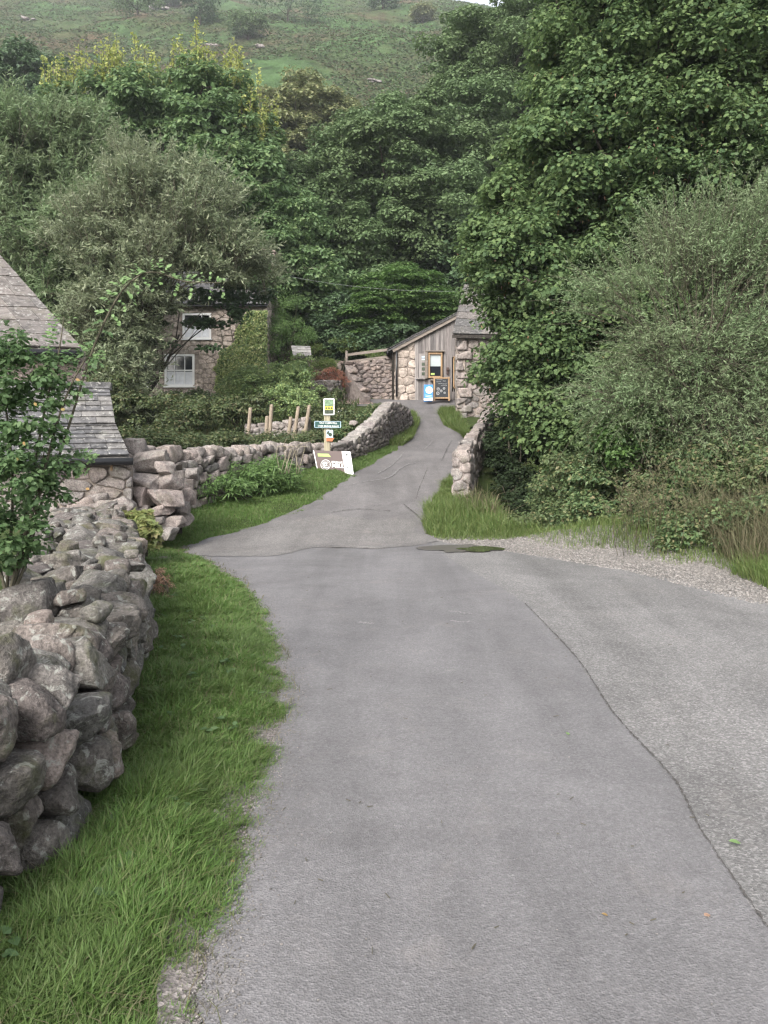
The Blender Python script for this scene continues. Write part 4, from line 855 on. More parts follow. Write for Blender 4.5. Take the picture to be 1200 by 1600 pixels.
a = Acc(); c = W(512.5, 663.5, YP) + np.array([0, -.1, 0]); RG = eul(0, .02, 0); box(a, c, (41.5 * q, .03, 10.4 * q), RG, bev=.006); gs = a.build('green_finger_board', M['sign_green'], ps)
text('OLD CORN MILL', 4.3 * q, W(513.5, 661.2, YP) + np.array([0, -.118, 0]), M['white'], gs, rot=RG, bold=.0008, sx=.85); text('OVER BRIDGE PLEASE', 3.9 * q, W(513.5, 666.2, YP) + np.array([0, -.118, 0]), M['white'], gs, rot=RG, bold=.0008, sx=.88)
a = Acc()
for s_ in (-1, 1): box(a, c + np.array([0, -.018, s_ * 4.8 * q]), (41 * q, .004, .5 * q)); box(a, c + np.array([s_ * 20.2 * q, -.018, 0]), (.8 * q, .004, 10 * q))
a.build('border', M['pale_blue'], gs)
a = Acc(); box(a, W(515.5, 678, YP) + np.array([0, -.1, 0]), (10.5 * q, .02, 12 * q)); pp = a.build('picture_plate', M['pale_blue'], ps)
a = Acc(); disc(a, W(516.5, 679, YP) + np.array([0, -.113, 0]), 3 * q, .004, np.eye(3), 14); box(a, W(513, 676, YP) + np.array([0, -.113, 0]), (3 * q, .004, 5 * q), eul(0, .5, 0)); a.build('print', M['photo_dark'], pp)
a = Acc(); P = [W(510.5, 684.5, YP), W(523, 684.5, YP), W(519.5, 689.5, YP), W(510.5, 689.5, YP)]; P = [p + np.array([0, -.11, 0]) for p in P]
quadbox(a, P[3], P[2], P[1], P[0], .015); a.build('orange_arrow', M['orange'], ps)

# chalk A-board
YB = 32.9; q = YB / FPX
ab = thing('chalk_a_board', W(689, 626, YB), 'wooden framed A-board with chalk drawings outside the shed', 'A-board')
A_ = W(676.5, 624, YB); tl = W(676.5, 589, YB); rt = eul(-.12, 0, 0); cc = W(690, 607, YB); w_, h_ = 25 * q, 37 * q
a = Acc()
for s_ in (-1, 1): box(a, cc + rt @ np.array([s_ * (w_ / 2 - .03), 0, -.02]), (.06, .04, h_ + .02), rt, bev=.005)
box(a, cc + rt @ np.array([0, .002, h_ / 2 - .05]), (w_ - .12, .04, .06), rt, bev=.005); box(a, cc + rt @ np.array([0, .002, -h_ / 2 + .09]), (w_ - .12, .04, .06), rt, bev=.005); a.build('frame', M['frame_orange'], ab)
a = Acc(); box(a, cc + rt @ np.array([0, .012, .02]), (w_ - .1, .015, h_ - .14), rt); a.build('board', M['chalkboard'], ab)
a = Acc(); r_ = random.Random(9)
def chalkline(x0, z0, x1, z1, w=.012): d = np.array([x1 - x0, 0, z1 - z0]); box(a, cc + rt @ np.array([(x0 + x1) / 2, -.001, (z0 + z1) / 2]), (np.linalg.norm(d), .003, w), rt @ eul(0, -math.atan2(d[2], d[0]), 0))
for (x, z, n, s_) in [(-.2, .36, 7, .018), (-.22, .27, 6, .022), (.06, .30, 4, .03), (-.14, .19, 5, .026), (.04, .18, 5, .026), (-.02, .11, 7, .02)]:
    xx = x
    for _ in range(n):
        chalkline(xx, z, xx + .012, z + s_ * r_.uniform(.5, 1.3), .008); chalkline(xx + .012, z + s_ * .8, xx + .026, z, .008); xx += .034
    a.build('chalk_writing', M['chalk'], ab); a = Acc()
for (x, z, r0) in [(-.14, -.02, .062), (.10, 0, .05), (-.02, -.1, .055), (-.16, -.2, .07), (.12, -.18, .045)]: disc(a, cc + rt @ np.array([x, -.002, z]), r0, .003, rt, 14, ring=r0 * .72); chalkline(x - r0 * .5, z, x + r0 * .5, z + .02); chalkline(x, z - r0 * .5, x + .01, z + r0 * .5); a.build('chalk_drawing', M['chalk'], ab); a = Acc()

rb = eul(.16, 0, 0); a = Acc(); cb = cc + np.array([.05, .34, -.01])
for s_ in (-1, 1): box(a, cb + rb @ np.array([s_ * (w_ / 2 - .03), 0, 0]), (.06, .035, h_), rb)
box(a, cb + rb @ np.array([0, .002, -.1]), (w_ - .12, .02, h_ * .75), rb); a.build('rear_leaf', simple('dark stained wood', (.09, .04, .03), .6, .3), ab)

# blue poster sign
YQ = 32.6; q = YQ / FPX
bp = thing('blue_poster_sign', W(669, 628, YQ), 'small bright blue poster stand with white disc beside the chalk A-board', 'poster sign')
cc = W(669.3, 613.5, YQ); rt = eul(-.10, 0, 0) @ eul(0, .02, 0)
a = Acc(); box(a, cc, (14 * q, .02, 25 * q), rt, bev=.006); box(a, cc + np.array([0, .25, -.05]), (13 * q, .02, 24 * q), eul(.28, 0, 0)); a.build('panel', M['sign_blue'], bp)
a = Acc(); disc(a, cc + rt @ np.array([.03, -.013, 4 * q]), 5.6 * q, .004, rt, 30); a.build('white_disc', M['white'], bp); a = Acc(); box(a, cc + rt @ np.array([0, -.013, -10.8 * q]), (14 * q, .006, 3.4 * q), rt); a.build('white_band', M['white'], bp)
a = Acc(); disc(a, cc + rt @ np.array([.03, -.017, 4 * q]), 4.6 * q, .003, rt, 30, ring=4.1 * q)
for k in range(3): box(a, cc + rt @ np.array([.02 * k, -.013, (-4.4 - 1.4 * k) * q]), (11 * q, .004, .7 * q), rt @ eul(0, .12 * (-1) ** k, 0))
a.build('pale_print', M['pale_blue'], bp)
a = Acc(); box(a, cc + rt @ np.array([.03, -.019, 4 * q]), (.03, .004, .09), rt @ eul(0, -.5, 0)); a.build('emblem', simple('rust print', (.35, .12, .10), .5), bp)

# white markers, boulders, cable
for k, (px, py, Y, s_, lb) in enumerate([(532, 644, 29.5, .26, 'white painted stone right of the notice board'), (552, 661, 24.5, .22, 'small pale stone among plants behind the parapet'),
                                         (255, 882, 10.3, .24, 'rounded grey boulder lying in the grass at the wall foot'), (268, 1029, 6.0, .10, 'little buff stone half sunk in the near grass')]):
    a = Acc(); P = W(px, py, Y); rock(a, P, (s_ * 1.35, s_, s_ * .85), 900 + k, 10, None, .35, 3, .08)
    tag(a.build('boulder', M['white'] if k == 0 else M['stone_light']), lb, 'stone')
a = Acc(); A_ = W(705, 455, 34.5); A_[0] = 3.3; P = [A_ * (1 - t) + W(398, 420, 37) * t + np.array([0, 0, -1.2 * t * (1 - t)]) for t in np.linspace(0, 1, 24)]; tube(a, P, .006, 5)
tag(a.build('overhead_cable', simple('pale cable', (.22, .23, .23), .5)), 'thin pale overhead cable between the cottage and the mill', 'cable')


# ------------------------------------------------------------------ vegetation
TPL = {  # leaf outlines, x across and y along the leaf, last column a fold
 'oval': np.array([(0, 0, 0), (.30, .30, .06), (.26, .68, .05), (0, 1, -.04), (-.26, .68, .05), (-.30, .30, .06)]),
 'rhomb': np.array([(0, 0, 0), (.30, .45, .07), (0, 1, -.05), (-.30, .45, .07)]),
 'narrow': np.array([(0, 0, 0), (.12, .45, .03), (0, 1, -.04), (-.12, .45, .03)]),
 'lobed': np.array([(0, 0, 0), (.28, -.02, .03), (.5, .12, .02), (.36, .34, .04), (.56, .62, 0), (.25, .58, .04), (0, 1, -.05), (-.25, .58, .04), (-.56, .62, 0), (-.36, .34, .04), (-.5, .12, .02), (-.28, -.02, .03)]),
 'jag': np.array([(0, 0, 0), (.34, .18, .05), (.22, .38, .03), (.40, .62, .02), (0, 1, -.05), (-.40, .62, .02), (-.22, .38, .03), (-.34, .18, .05)]),
}
def leaves(acc, P, N, D, S, tpl, mi=0):
    """P points, N normals, D pointing directions, S sizes"""
    T = TPL[tpl]; n = len(P); N = N / (np.linalg.norm(N, axis=1)[:, None] + 1e-9)
    D = D - N * (D * N).sum(1)[:, None]; D = D / (np.linalg.norm(D, axis=1)[:, None] + 1e-9); X = np.cross(D, N)
    V = P[:, None] + S[:, None, None] * (T[None, :, 0, None] * X[:, None] + T[None, :, 1, None] * D[:, None] + T[None, :, 2, None] * N[:, None])
    acc.add(V.reshape(-1, 3), np.arange(n * len(T)).reshape(n, len(T)), mi, False)
def unit(r_, n): d = r_.normal(size=(n, 3)); return d / np.linalg.norm(d, axis=1)[:, None]
def clump_leaves(acc, C, Rd, n, size, tpl, r_, up=.6, shell=.55, droop=.3, mi=0, svar=.45):
    """C clump centres (k,3), Rd radii (k,3), n leaves in all, more on larger clumps"""
    w = (Rd[:, 0] * Rd[:, 1] + Rd[:, 0] * Rd[:, 2] + Rd[:, 1] * Rd[:, 2]); idx = r_.choice(len(C), n, p=w / w.sum())
    d = unit(r_, n); d[:, 2] = np.where(d[:, 2] < -.25, -d[:, 2] * r_.uniform(.2, 1, n), d[:, 2]); d /= np.linalg.norm(d, axis=1)[:, None]
    rad = shell + (1 - shell) * r_.random(n) ** .6; rad *= r_.uniform(.85, 1.18, n); P = C[idx] + d * Rd[idx] * rad[:, None]
    N = d * .55 + np.array([0, 0, up]) + unit(r_, n) * .55; D = d * .8 + unit(r_, n) * .7; D[:, 2] -= droop
    leaves(acc, P, N, D, size * (1 + svar * (r_.random(n) * 2 - 1)), tpl, mi)
def ell(px, py, Y, rpx, rpy, ry): s_ = Y / FPX; return (W(px, py, Y), np.array([rpx * s_, ry, rpy * s_]))
def crown_clumps(E, n, cr, r_, flat=.7, inner=.45, backcut=.6):
    C = []; w = np.array([e[1][0] * e[1][2] for e in E]); w = w / w.sum()
    while len(C) < n:
        k = r_.choice(len(E), p=w); c, rd = E[k]; d = unit(r_, 1)[0]
        if d[1] > .35 and r_.random() < backcut: continue
        if d[2] < -.6 and r_.random() < .5: continue
        p = c + d * rd * (1 - (1 - inner) * r_.random() ** 2.0)
        if any((((p - c2) / (r2 * .62)) ** 2).sum() < 1 for j, (c2, r2) in enumerate(E) if j != k) and r_.random() < .85: continue
        C.append(p)
    C = np.array(C); s_ = r_.uniform(.55, 1.45, n)
    return C, np.stack([cr * s_, cr * s_, cr * flat * s_], 1)
def woody(t, base, E, C, r_, r0, mat='bark', nl=22, tw=.5):
    top = np.mean([e[0] for e in E], axis=0); top = base + (top - base) * .95
    a = Acc(); mid_ = (base + top) / 2 + np.array([r_.uniform(-.06, .06), 0, 0]) * np.linalg.norm(top - base)
    P = curve([base - np.array([0, 0, .3]), base + (mid_ - base) * .5, mid_, top], 12); rr_ = r0 * np.linspace(1.15, .35, 12); rr_[0] = r0 * 1.5; tube(a, P, rr_, 10); a.build('trunk', M[mat], t)
    a = Acc(); sel = r_.choice(len(C), min(nl, len(C)), replace=False)
    for i in sel:
        f = r_.uniform(.35, .95); s_ = P[int(f * 11)]; e = C[i]; m_ = (s_ + e) / 2 + np.array([0, 0, .08 * np.linalg.norm(e - s_)]) + unit(r_, 1)[0] * .08 * np.linalg.norm(e - s_)
        Q = curve([s_, m_, e], 8); tube(a, Q, r0 * tw * np.linspace(.6, .08, 8), 6)
        for _ in range(3):
            j = r_.integers(3, 7); e2 = Q[j] + unit(r_, 1)[0] * min(.16 * np.linalg.norm(e - s_), 1.) * np.array([1, 1, .7]); tube(a, curve([Q[j], (Q[j] + e2) / 2 + np.array([0, 0, .1]), e2], 5), r0 * tw * np.linspace(.22, .05, 5), 5)
    a.build('limbs', M[mat], t)
def tree(name, label, cat, bx, by, E, ncl, cr, nleaf, ls, tpl, mat, seed, r0=.3, flat=.7, group=None, up=.6, droop=.3, inner=.45, nl=22, shell=.55, extra=None, bz=None, fillk=1.):
    r_ = rng(seed); base = np.array([bx, by, float(ground_z(bx, by)) if by < 60 else float(hill_z(np.array([bx]), np.array([by]))[0])])
    if bz is not None: base[2] = bz
    t = thing(name, base, label, cat, group); C, Rd = crown_clumps(E, ncl, cr, r_, flat, inner); woody(t, base, E, C, r_, r0, nl=nl)
    a = Acc(); clump_leaves(a, C, Rd, nleaf, ls, tpl, r_, up, shell, droop)
    nf = int(nleaf * .16 * fillk); w = np.array([e[1][0] * e[1][2] for e in E]); k = r_.choice(len(E), nf, p=w / w.sum()); EC = np.array([e[0] for e in E])[k]; ER_ = np.array([e[1] for e in E])[k]
    P = EC + unit(r_, nf) * ER_ * (.7 * r_.random(nf) ** .4)[:, None]; leaves(a, P, unit(r_, nf) * .6 + np.array([0, -.6, .5]), unit(r_, nf), ls * r_.uniform(1.2, 1.7, nf), tpl); crown = a.build('crown', M[mat], t)
    if extra: extra(t, C, Rd, r_)
    return t
def twigs_tree(name, label, cat, base, E, ntw, tl, nper, ls, mat, seed, r0=.1, upb=.7, tpl='narrow', spread=.5, fill=0, nl=26, thick=.006):
    """crown made of many leafy twigs pointing out and up"""
    r_ = rng(seed); t = thing(name, base, label, cat); base = np.array(base, float); C, Rd = crown_clumps(E, ntw, .2, r_, 1, .15, .5); woody(t, base, E, C, r_, r0, 'twig', nl)
    cc = np.mean([e[0] for e in E], axis=0); a = Acc(); b = Acc(); n = len(C); nc = n // 16; ci = r_.integers(0, nc, n); C0 = C[:nc]; k = r_.uniform(.5, 1.5, nc)
    d = (C0[ci] - cc); d /= np.linalg.norm(d, axis=1)[:, None] + 1e-6; q = unit(r_, n); d = d * spread + q * .75 + np.array([0, 0, upb]); C = C0[ci] + q * (tl * .55 * k[ci])[:, None] * np.array([1, 1, .8]); d /= np.linalg.norm(d, axis=1)[:, None]
    L_ = tl * r_.uniform(.5, 1.4, n) * np.where(r_.random(n) < .06, 2.2, 1.); side = unit(r_, n)
    tt = np.linspace(.1, 1, nper); P = C[:, None] + d[:, None] * (L_[:, None] * tt)[..., None] + np.array([0, 0, -.18]) * (L_[:, None] * tt ** 2)[..., None]
    P = P + unit(r_, n * nper).reshape(n, nper, 3) * .02; P = P.reshape(-1, 3); dd = np.repeat(d, nper, 0); u = unit(r_, len(P))
    D = dd * .8 + u * .8; N = unit(r_, len(P)) * .7 + np.array([0, 0, .7]); leaves(a, P, N, D, ls * r_.uniform(.6, 1.3, len(P)), tpl)
    for i in range(0, n, 2): tube(b, [C[i] - d[i] * L_[i] * .5, C[i] + d[i] * L_[i] * .5, C[i] + d[i] * L_[i] * .95 + np.array([0, 0, -.15 * L_[i]])], [thick, thick * .7, thick * .3], 3, cap=False)
    if fill: C2, R2 = crown_clumps(E, 160, .35, r_, .8, .1, .5); clump_leaves(a, C2, R2, fill, ls, tpl, r_, .5, .2)
    a.build('crown', M[mat], t); b.build('twigs', M['twig'], t); return t

# -- far woodland and hillside trees
HT = 'trees scattered over the hillside'
def hill_tree(px, py, Y, w, h, lb, mat, seed, name='hill_tree', cat='tree', n=2600):
    s_ = Y / FPX; x = (px - 600) * s_; z = float(hill_z(np.array([x]), np.array([Y * 1.]))[0]); c = np.array([x, Y, z + h * .55])
    E = [(c, np.array([w / 2, w / 2, h * .5])), (c + np.array([w * .25, 0, -h * .12]), np.array([w * .35, w * .4, h * .36])), (c + np.array([-w * .22, 0, -h * .1]), np.array([w * .35, w * .4, h * .4]))]
    tree(name, lb, cat, x, Y, E, 46, w * .14, n, .55, 'rhomb', mat, seed, .28, group=None, nl=8, fillk=.3)
def hY(px, py):       # distance at which the hillside shows at a pixel
    Y = np.arange(70, 420, .5); X = (px - 600) * Y / FPX; Z = CH - (py - HY) * Y / FPX; d = Z - hill_z(X, Y); i = int(np.argmax(d < 0)); return float(Y[i]) if d.min() < 0 else 300.
for k, (px, py, w, h, lb, mt) in enumerate([(450, 34, 17, 9.5, 'broad dark rounded hillside bush near the top of the picture', 'oak_dark'), (388, 62, 8, 7.5, 'grey green thorn bush on the hillside below the broad dark one', 'oak_leaf'),
        (312, 40, 8, 12, 'narrow dark tree with a bare trunk high on the hillside', 'oak_dark'), (215, 24, 12, 6.5, 'spreading bush beside pale rocks high on the hillside', 'oak_leaf'), (598, 14, 8, 5.5, 'lone small dark bush near the hill crest', 'oak_dark'), (660, 36, 7, 5, 'small brownish bush just left of the tall oak top', 'olive'),
        (265, 12, 7, 5, 'tiny bush at the top edge of the hillside', 'oak_leaf')]):
    hill_tree(px, py, hY(px, py), w, h, lb, mt, 50 + k)
def crag(px, py, s_, lb, seed):
    Y = hY(px, py); P = W(px, py, Y); t = Acc()
    for q in range(7): rock(t, P + np.array([random.uniform(-1, 1) * s_, random.uniform(-.5, .5) * s_, random.uniform(-.3, .25) * s_]), (s_ * random.uniform(.6, 1.2), s_, s_ * random.uniform(.4, .8)), seed + q, 6, None, .6, 5, .1)
    tag(t.build('crag', stone_mat('crag stone %d' % seed, [(.26, .22, .21), (.33, .29, .28), (.22, .19, .18)], .4, .3, .15)), lb, 'rock outcrop')
crag(250, 14, 2.6, 'pale rock outcrop beside the spreading hillside bush', 1001); crag(332, 72, 1.3, 'small grey outcrop in the bracken right of the thorn bush', 1002); crag(408, 74, 1.2, 'little crag in bracken below the broad dark hillside bush', 1003); crag(585, 128, 1.1, 'flat pale rocks low on the hillside above the olive tree', 1004); crag(45, 32, 1.6, 'rock outcrop high on the left of the hillside', 1005)
# bracken
r_ = rng(91); n = 150000; Yb = 75 + 285 * r_.random(n) ** 1.25; ub = r_.uniform(-.52, .13, n); Xb = ub * Yb; Zb = hill_z(Xb, Yb)
dens = n2(Xb, Yb, .06, 61) + .5 * n2(Xb, Yb, .3, 62); kp = dens > -.45; P = np.stack([Xb, Yb, Zb + .15], 1)[kp]; n = len(P); a = Acc(); N = unit(r_, n) * .6 + np.array([0, -.3, .9]); leaves(a, P, N, unit(r_, n) + np.array([0, 0, .5]), r_.uniform(.3, .75, n), 'jag')
tag(a.build('bracken', M['bracken'], origin=(0, 0, 0)), 'bracken and heath covering the hillside', 'bracken', kind='stuff')

tree('dark_tree', 'dark tree at the far left edge in front of the hillside', 'tree', -34, 78, [ell(40, 130, 78, 70, 58, 4), ell(-20, 170, 78, 70, 70, 4), ell(90, 160, 76, 40, 45, 3)], 150, .95, 20000, .42, 'rhomb', 'oak_dark', 101, .35)
tree('olive_oak', 'rounded olive brown oak crown standing before the hillside', 'tree', -8.2, 82, [ell(470, 195, 82, 82, 70, 5), ell(430, 240, 80, 70, 60, 4), ell(530, 230, 80, 60, 60, 4)], 210, .85, 32000, .34, 'rhomb', 'olive', 102, .4)
tree('tall_oak', 'tallest dark oak reaching the top edge above the shed', 'tree', 6.2, 54, [ell(775, 120, 53, 90, 100, 5), ell(730, 250, 50, 110, 110, 5), ell(870, 60, 54, 100, 110, 5), ell(800, 300, 52, 120, 120, 4), ell(705, 95, 54, 45, 50, 4), ell(930, 10, 56, 110, 100, 5)], 680, .72, 150000, .17, 'jag', 'oak_leaf', 103, .5, inner=.6, nl=40, fillk=1.6)
tree('broad_oak', 'broad mid green oak left of the tall one behind the lane', 'tree', .5, 47, [ell(600, 270, 47, 110, 100, 4.5), ell(530, 350, 46, 100, 100, 4), ell(680, 350, 45, 110, 90, 4), ell(590, 420, 45, 120, 70, 4), ell(460, 330, 48, 70, 90, 4)], 560, .62, 125000, .155, 'jag', 'oak_leaf', 104, .45, inner=.6, nl=40, fillk=1.4)
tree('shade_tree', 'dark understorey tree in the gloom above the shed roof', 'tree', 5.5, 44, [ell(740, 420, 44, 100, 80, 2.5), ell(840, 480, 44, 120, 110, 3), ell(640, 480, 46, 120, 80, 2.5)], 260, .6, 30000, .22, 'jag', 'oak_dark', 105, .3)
def gold(t, C, Rd, r_):
    a = Acc(); b = Acc(); top = [i for i in range(len(C)) if C[i][2] > np.interp(C[i][0], [-18, -12, -9, -6], [18.4, 20.0, 19.6, 16.4])]
    for i in top:
        for _ in range(2):
            p = C[i] + np.array([r_.uniform(-.5, .5), r_.uniform(-.5, .2), .3]); L_ = r_.uniform(1.0, 2.1); n = 34; tt = r_.random(n); tip = np.array([r_.uniform(-.1, .1), 0, 1.]) * L_
            leaves(a, p + tip * tt[:, None] + unit(r_, n) * .11, unit(r_, n) + np.array([0, -.6, .4]), unit(r_, n), r_.uniform(.14, .24, n), 'rhomb'); tube(b, [p, p + tip * .95], [.02, .008], 4, cap=False)
    a.build('young_shoots', M['yellow_leaf'], t); b.build('shoot_stems', M['twig'], t)
tree('lime_tree', 'leafy deep green tree with upright yellow shoots along its top', 'tree', -11.5, 43, [ell(245, 205, 43, 150, 85, 3.5), ell(340, 250, 42, 95, 90, 3.5), ell(150, 190, 43, 70, 60, 3), ell(330, 160, 43, 70, 45, 3), ell(400, 300, 41, 50, 70, 3), ell(300, 320, 41, 120, 60, 3)], 330, .62, 42000, .27, 'rhomb', 'lime_leaf', 106, .35, extra=gold, droop=.6)
tree('ash_tree', 'soft mid green tree between the lime and the broad oak', 'tree', -5.5, 41, [ell(450, 400, 41, 75, 100, 3), ell(500, 460, 41, 80, 60, 3), ell(400, 450, 41, 60, 80, 3), ell(410, 435, 36.2, 36, 38, .9)], 280, .5, 36000, .20, 'rhomb', 'lime_leaf', 107, .28, fillk=1.5)
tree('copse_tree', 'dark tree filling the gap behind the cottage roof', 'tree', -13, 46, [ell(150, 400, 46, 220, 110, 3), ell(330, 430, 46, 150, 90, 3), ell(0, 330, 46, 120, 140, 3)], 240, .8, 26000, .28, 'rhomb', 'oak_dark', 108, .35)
tree('beech_tree', 'low bright green beech with layered sprays above the rail fence', 'tree', .8, 40, [ell(625, 478, 39, 85, 62, 2.6), ell(580, 510, 39, 60, 45, 2.2), ell(690, 500, 39, 50, 45, 2)], 210, .5, 30000, .17, 'rhomb', 'beech', 109, .2, flat=.28, up=1.2, nl=20)
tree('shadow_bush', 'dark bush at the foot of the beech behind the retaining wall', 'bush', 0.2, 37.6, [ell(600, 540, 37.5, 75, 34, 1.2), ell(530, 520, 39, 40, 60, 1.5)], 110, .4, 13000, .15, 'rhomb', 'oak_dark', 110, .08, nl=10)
# -- left middle trees
twigs_tree('grey_willow', 'pale grey green willow at the left edge behind the slate roof', 'tree', (-15.4, 31, float(ground_z(-15.4, 31))), [ell(50, 270, 31, 95, 95, 2.4), ell(20, 400, 31, 120, 110, 2.4), ell(125, 230, 31, 52, 50, 1.6), ell(120, 360, 30, 70, 90, 2), ell(70, 470, 30, 80, 60, 1.8), ell(20, 200, 31.5, 50, 45, 1.5)], 3800, .8, 17, .24, 'willow', 111, .2, .9, 'narrow', fill=26000, thick=.011)
twigs_tree('olive_willow', 'feathery olive willow with bare grey twigs in front of the cottage', 'tree', (-8.6, 27.5, float(ground_z(-8.6, 27.5))), [ell(222, 290, 27.5, 62, 60, 1.6), ell(300, 345, 27.5, 70, 70, 1.8), ell(160, 380, 27.5, 80, 70, 1.8), ell(240, 410, 27.2, 100, 55, 1.8), ell(165, 500, 27, 60, 60, 1.4), ell(355, 405, 27.4, 46, 42, 1.3), ell(200, 560, 26.8, 45, 60, 1.1), ell(215, 465, 26.8, 60, 36, 1.2), ell(120, 560, 27, 45, 50, 1.2), ell(175, 630, 26.5, 50, 36, 1), ell(392, 420, 28, 34, 34, .8)], 5000, .62, 17, .18, 'willow2', 112, .12, .8, 'narrow', fill=30000, nl=46, thick=.010)
tree('shade_sapling', 'dark leaved sapling whose branches hang across the cottage windows', 'tree', -9.3, 29, [ell(195, 560, 29, 46, 75, 1.2), ell(330, 462, 29, 85, 16, 1.0), ell(335, 506, 29, 40, 8, .4), ell(372, 492, 29, 24, 12, .5), ell(300, 506, 28.8, 24, 9, .4), ell(232, 510, 28.8, 26, 26, .5), ell(385, 462, 30, 45, 22, 1), ell(262, 540, 29, 32, 6, .4), ell(325, 545, 28.6, 26, 7, .4), ell(165, 620, 28, 55, 50, 1.2), ell(220, 480, 29, 50, 35, 1)], 260, .16, 12500, .11, 'jag', 'oak_dark', 113, .09, flat=.6, nl=16)
def mound(name, label, cat, E, ncl, cr, n, ls, tpl, mat, seed, flat=.75, up=.5, stem=True, inner=.35, group=None, base=None, matl=None):
    r_ = rng(seed); c = np.mean([e[0] for e in E], axis=0); zb = min(float(e[0][2] - e[1][2]) for e in E); b = np.array([c[0], c[1], zb]) if base is None else np.array(base, float)
    t = thing(name, b, label, cat, group); C, Rd = crown_clumps(E, ncl, cr, r_, flat, inner, .4); a = Acc(); clump_leaves(a, C, Rd, n, ls, tpl, r_, up, .4, .3); a.build('foliage', M[mat], t)
    if stem:
        a = Acc()
        for i in r_.choice(len(C), min(16, len(C)), replace=False): tube(a, curve([b + np.array([r_.uniform(-.1, .1), r_.uniform(-.1, .1), -.05]), (b + C[i]) / 2 + unit(r_, 1)[0] * .1, C[i]], 6), np.linspace(.022, .006, 6), 5)
        a.build('stems', M['twig'], t)
    return t
mound('dark_shrub', 'big dark shrub below the cottage windows', 'shrub', [ell(240, 660, 25.5, 80, 38, 1.2), ell(185, 620, 26, 45, 50, 1.2), ell(300, 650, 27, 55, 28, 1)], 150, .28, 15000, .10, 'rhomb', 'garden_dark', 121)
mound('bushy_shrub', 'mixed grey green shrub against the cottage foot', 'shrub', [ell(290, 636, 31, 60, 22, 1), ell(340, 645, 30, 50, 24, .9)], 100, .26, 9000, .10, 'rhomb', 'bramble', 122)
mound('round_bush', 'dark rounded bush left of the wooden stakes', 'bush', [ell(362, 648, 26, 32, 26, .7), ell(390, 640, 27, 30, 22, .6)], 70, .2, 6500, .09, 'rhomb', 'garden_dark', 123)
mound('garden_shrub', 'yellow green garden shrub above the wooden stakes', 'shrub', [ell(400, 605, 31, 55, 26, 1), ell(440, 590, 31.5, 40, 26, .9)], 110, .24, 10000, .09, 'rhomb', 'garden', 124)
mound('flowering_shrub', 'blue green shrub with yellow flower heads by the slate-topped shelter', 'shrub', [ell(450, 630, 28, 48, 26, .8), ell(470, 610, 30, 34, 30, .8), ell(468, 578, 33, 26, 22, .6)], 110, .2, 10000, .085, 'rhomb', 'garden', 125)
mound('hedge_bush', 'dark bush behind the notice board post', 'bush', [ell(505, 650, 27, 34, 36, .8), ell(540, 668, 26, 34, 26, .7), ell(495, 690, 23, 28, 18, .6)], 90, .2, 9000, .08, 'rhomb', 'garden_dark', 126)
mound('stream_bush', 'low rough greenery between the left parapet and the forecourt', 'bush', [ell(560, 655, 27.5, 34, 14, .8), ell(545, 680, 25, 30, 18, .6), ell(590, 640, 29.5, 22, 9, .5)], 70, .16, 6000, .08, 'rhomb', 'bramble', 127)
mound('red_flowered_plant', 'reddish flowered plant above the mossy garden wall', 'plant', [ell(512, 592, 33.6, 28, 15, .6), ell(530, 600, 33.2, 18, 10, .4)], 80, .12, 5200, .075, 'narrow', 'redplant', 128, up=.2)
mound('wall_plants', 'dark trailing plants on the mossy garden wall', 'plant', [ell(512, 615, 32.1, 26, 12, .3)], 40, .12, 2600, .075, 'rhomb', 'garden_dark', 129)
mound('conifer_bush', 'drooping bright green bush beside the ivied cottage corner', 'bush', [ell(445, 490, 36.5, 28, 36, .8), ell(458, 530, 36, 30, 30, .8), ell(430, 540, 36, 24, 40, .8)], 110, .25, 10000, .11, 'narrow', 'fern', 130, flat=1.1, up=.1)
mound('bank_bush', 'dark scrub on the bank around the field gate wall', 'bush', [ell(450, 560, 38, 40, 34, 1), ell(545, 500, 41.5, 30, 40, 1), ell(500, 520, 41.5, 26, 14, .5), ell(440, 470, 42.5, 26, 20, .8)], 110, .3, 9000, .13, 'rhomb', 'garden_dark', 131)
mound('bank_grasses', 'olive weeds on the stepped bank right of the shelter', 'plant', [ell(505, 570, 36.6, 24, 12, .5), ell(545, 540, 36.8, 26, 12, .6), ell(580, 556, 36, 30, 6, .5), ell(500, 550, 38, 20, 10, .4)], 80, .18, 6500, .11, 'narrow', 'grass_rough', 132, up=.0)
# hedge behind the roadside wall
r_ = rng(140); t = thing('low_hedge', (-4.5, 19, .5), 'long dark low hedge behind the roadside wall', 'hedge'); a = Acc(); C = []
for k in range(260):
    u = r_.random(); px = 215 + 300 * u; Y = 15.5 + 8 * u + r_.uniform(-.5, 1.6); py = np.interp(px, [215, 300, 400, 515], [682, 686, 684, 680]) + r_.uniform(0, 26); C.append(W(px, py, Y))
C = np.array(C); clump_leaves(a, C, np.full((260, 3), .22) * r_.uniform(.6, 1.3, (260, 1)), 26000, .07, 'rhomb', r_, .7, .4); a.build('foliage', M['garden_dark'], t)
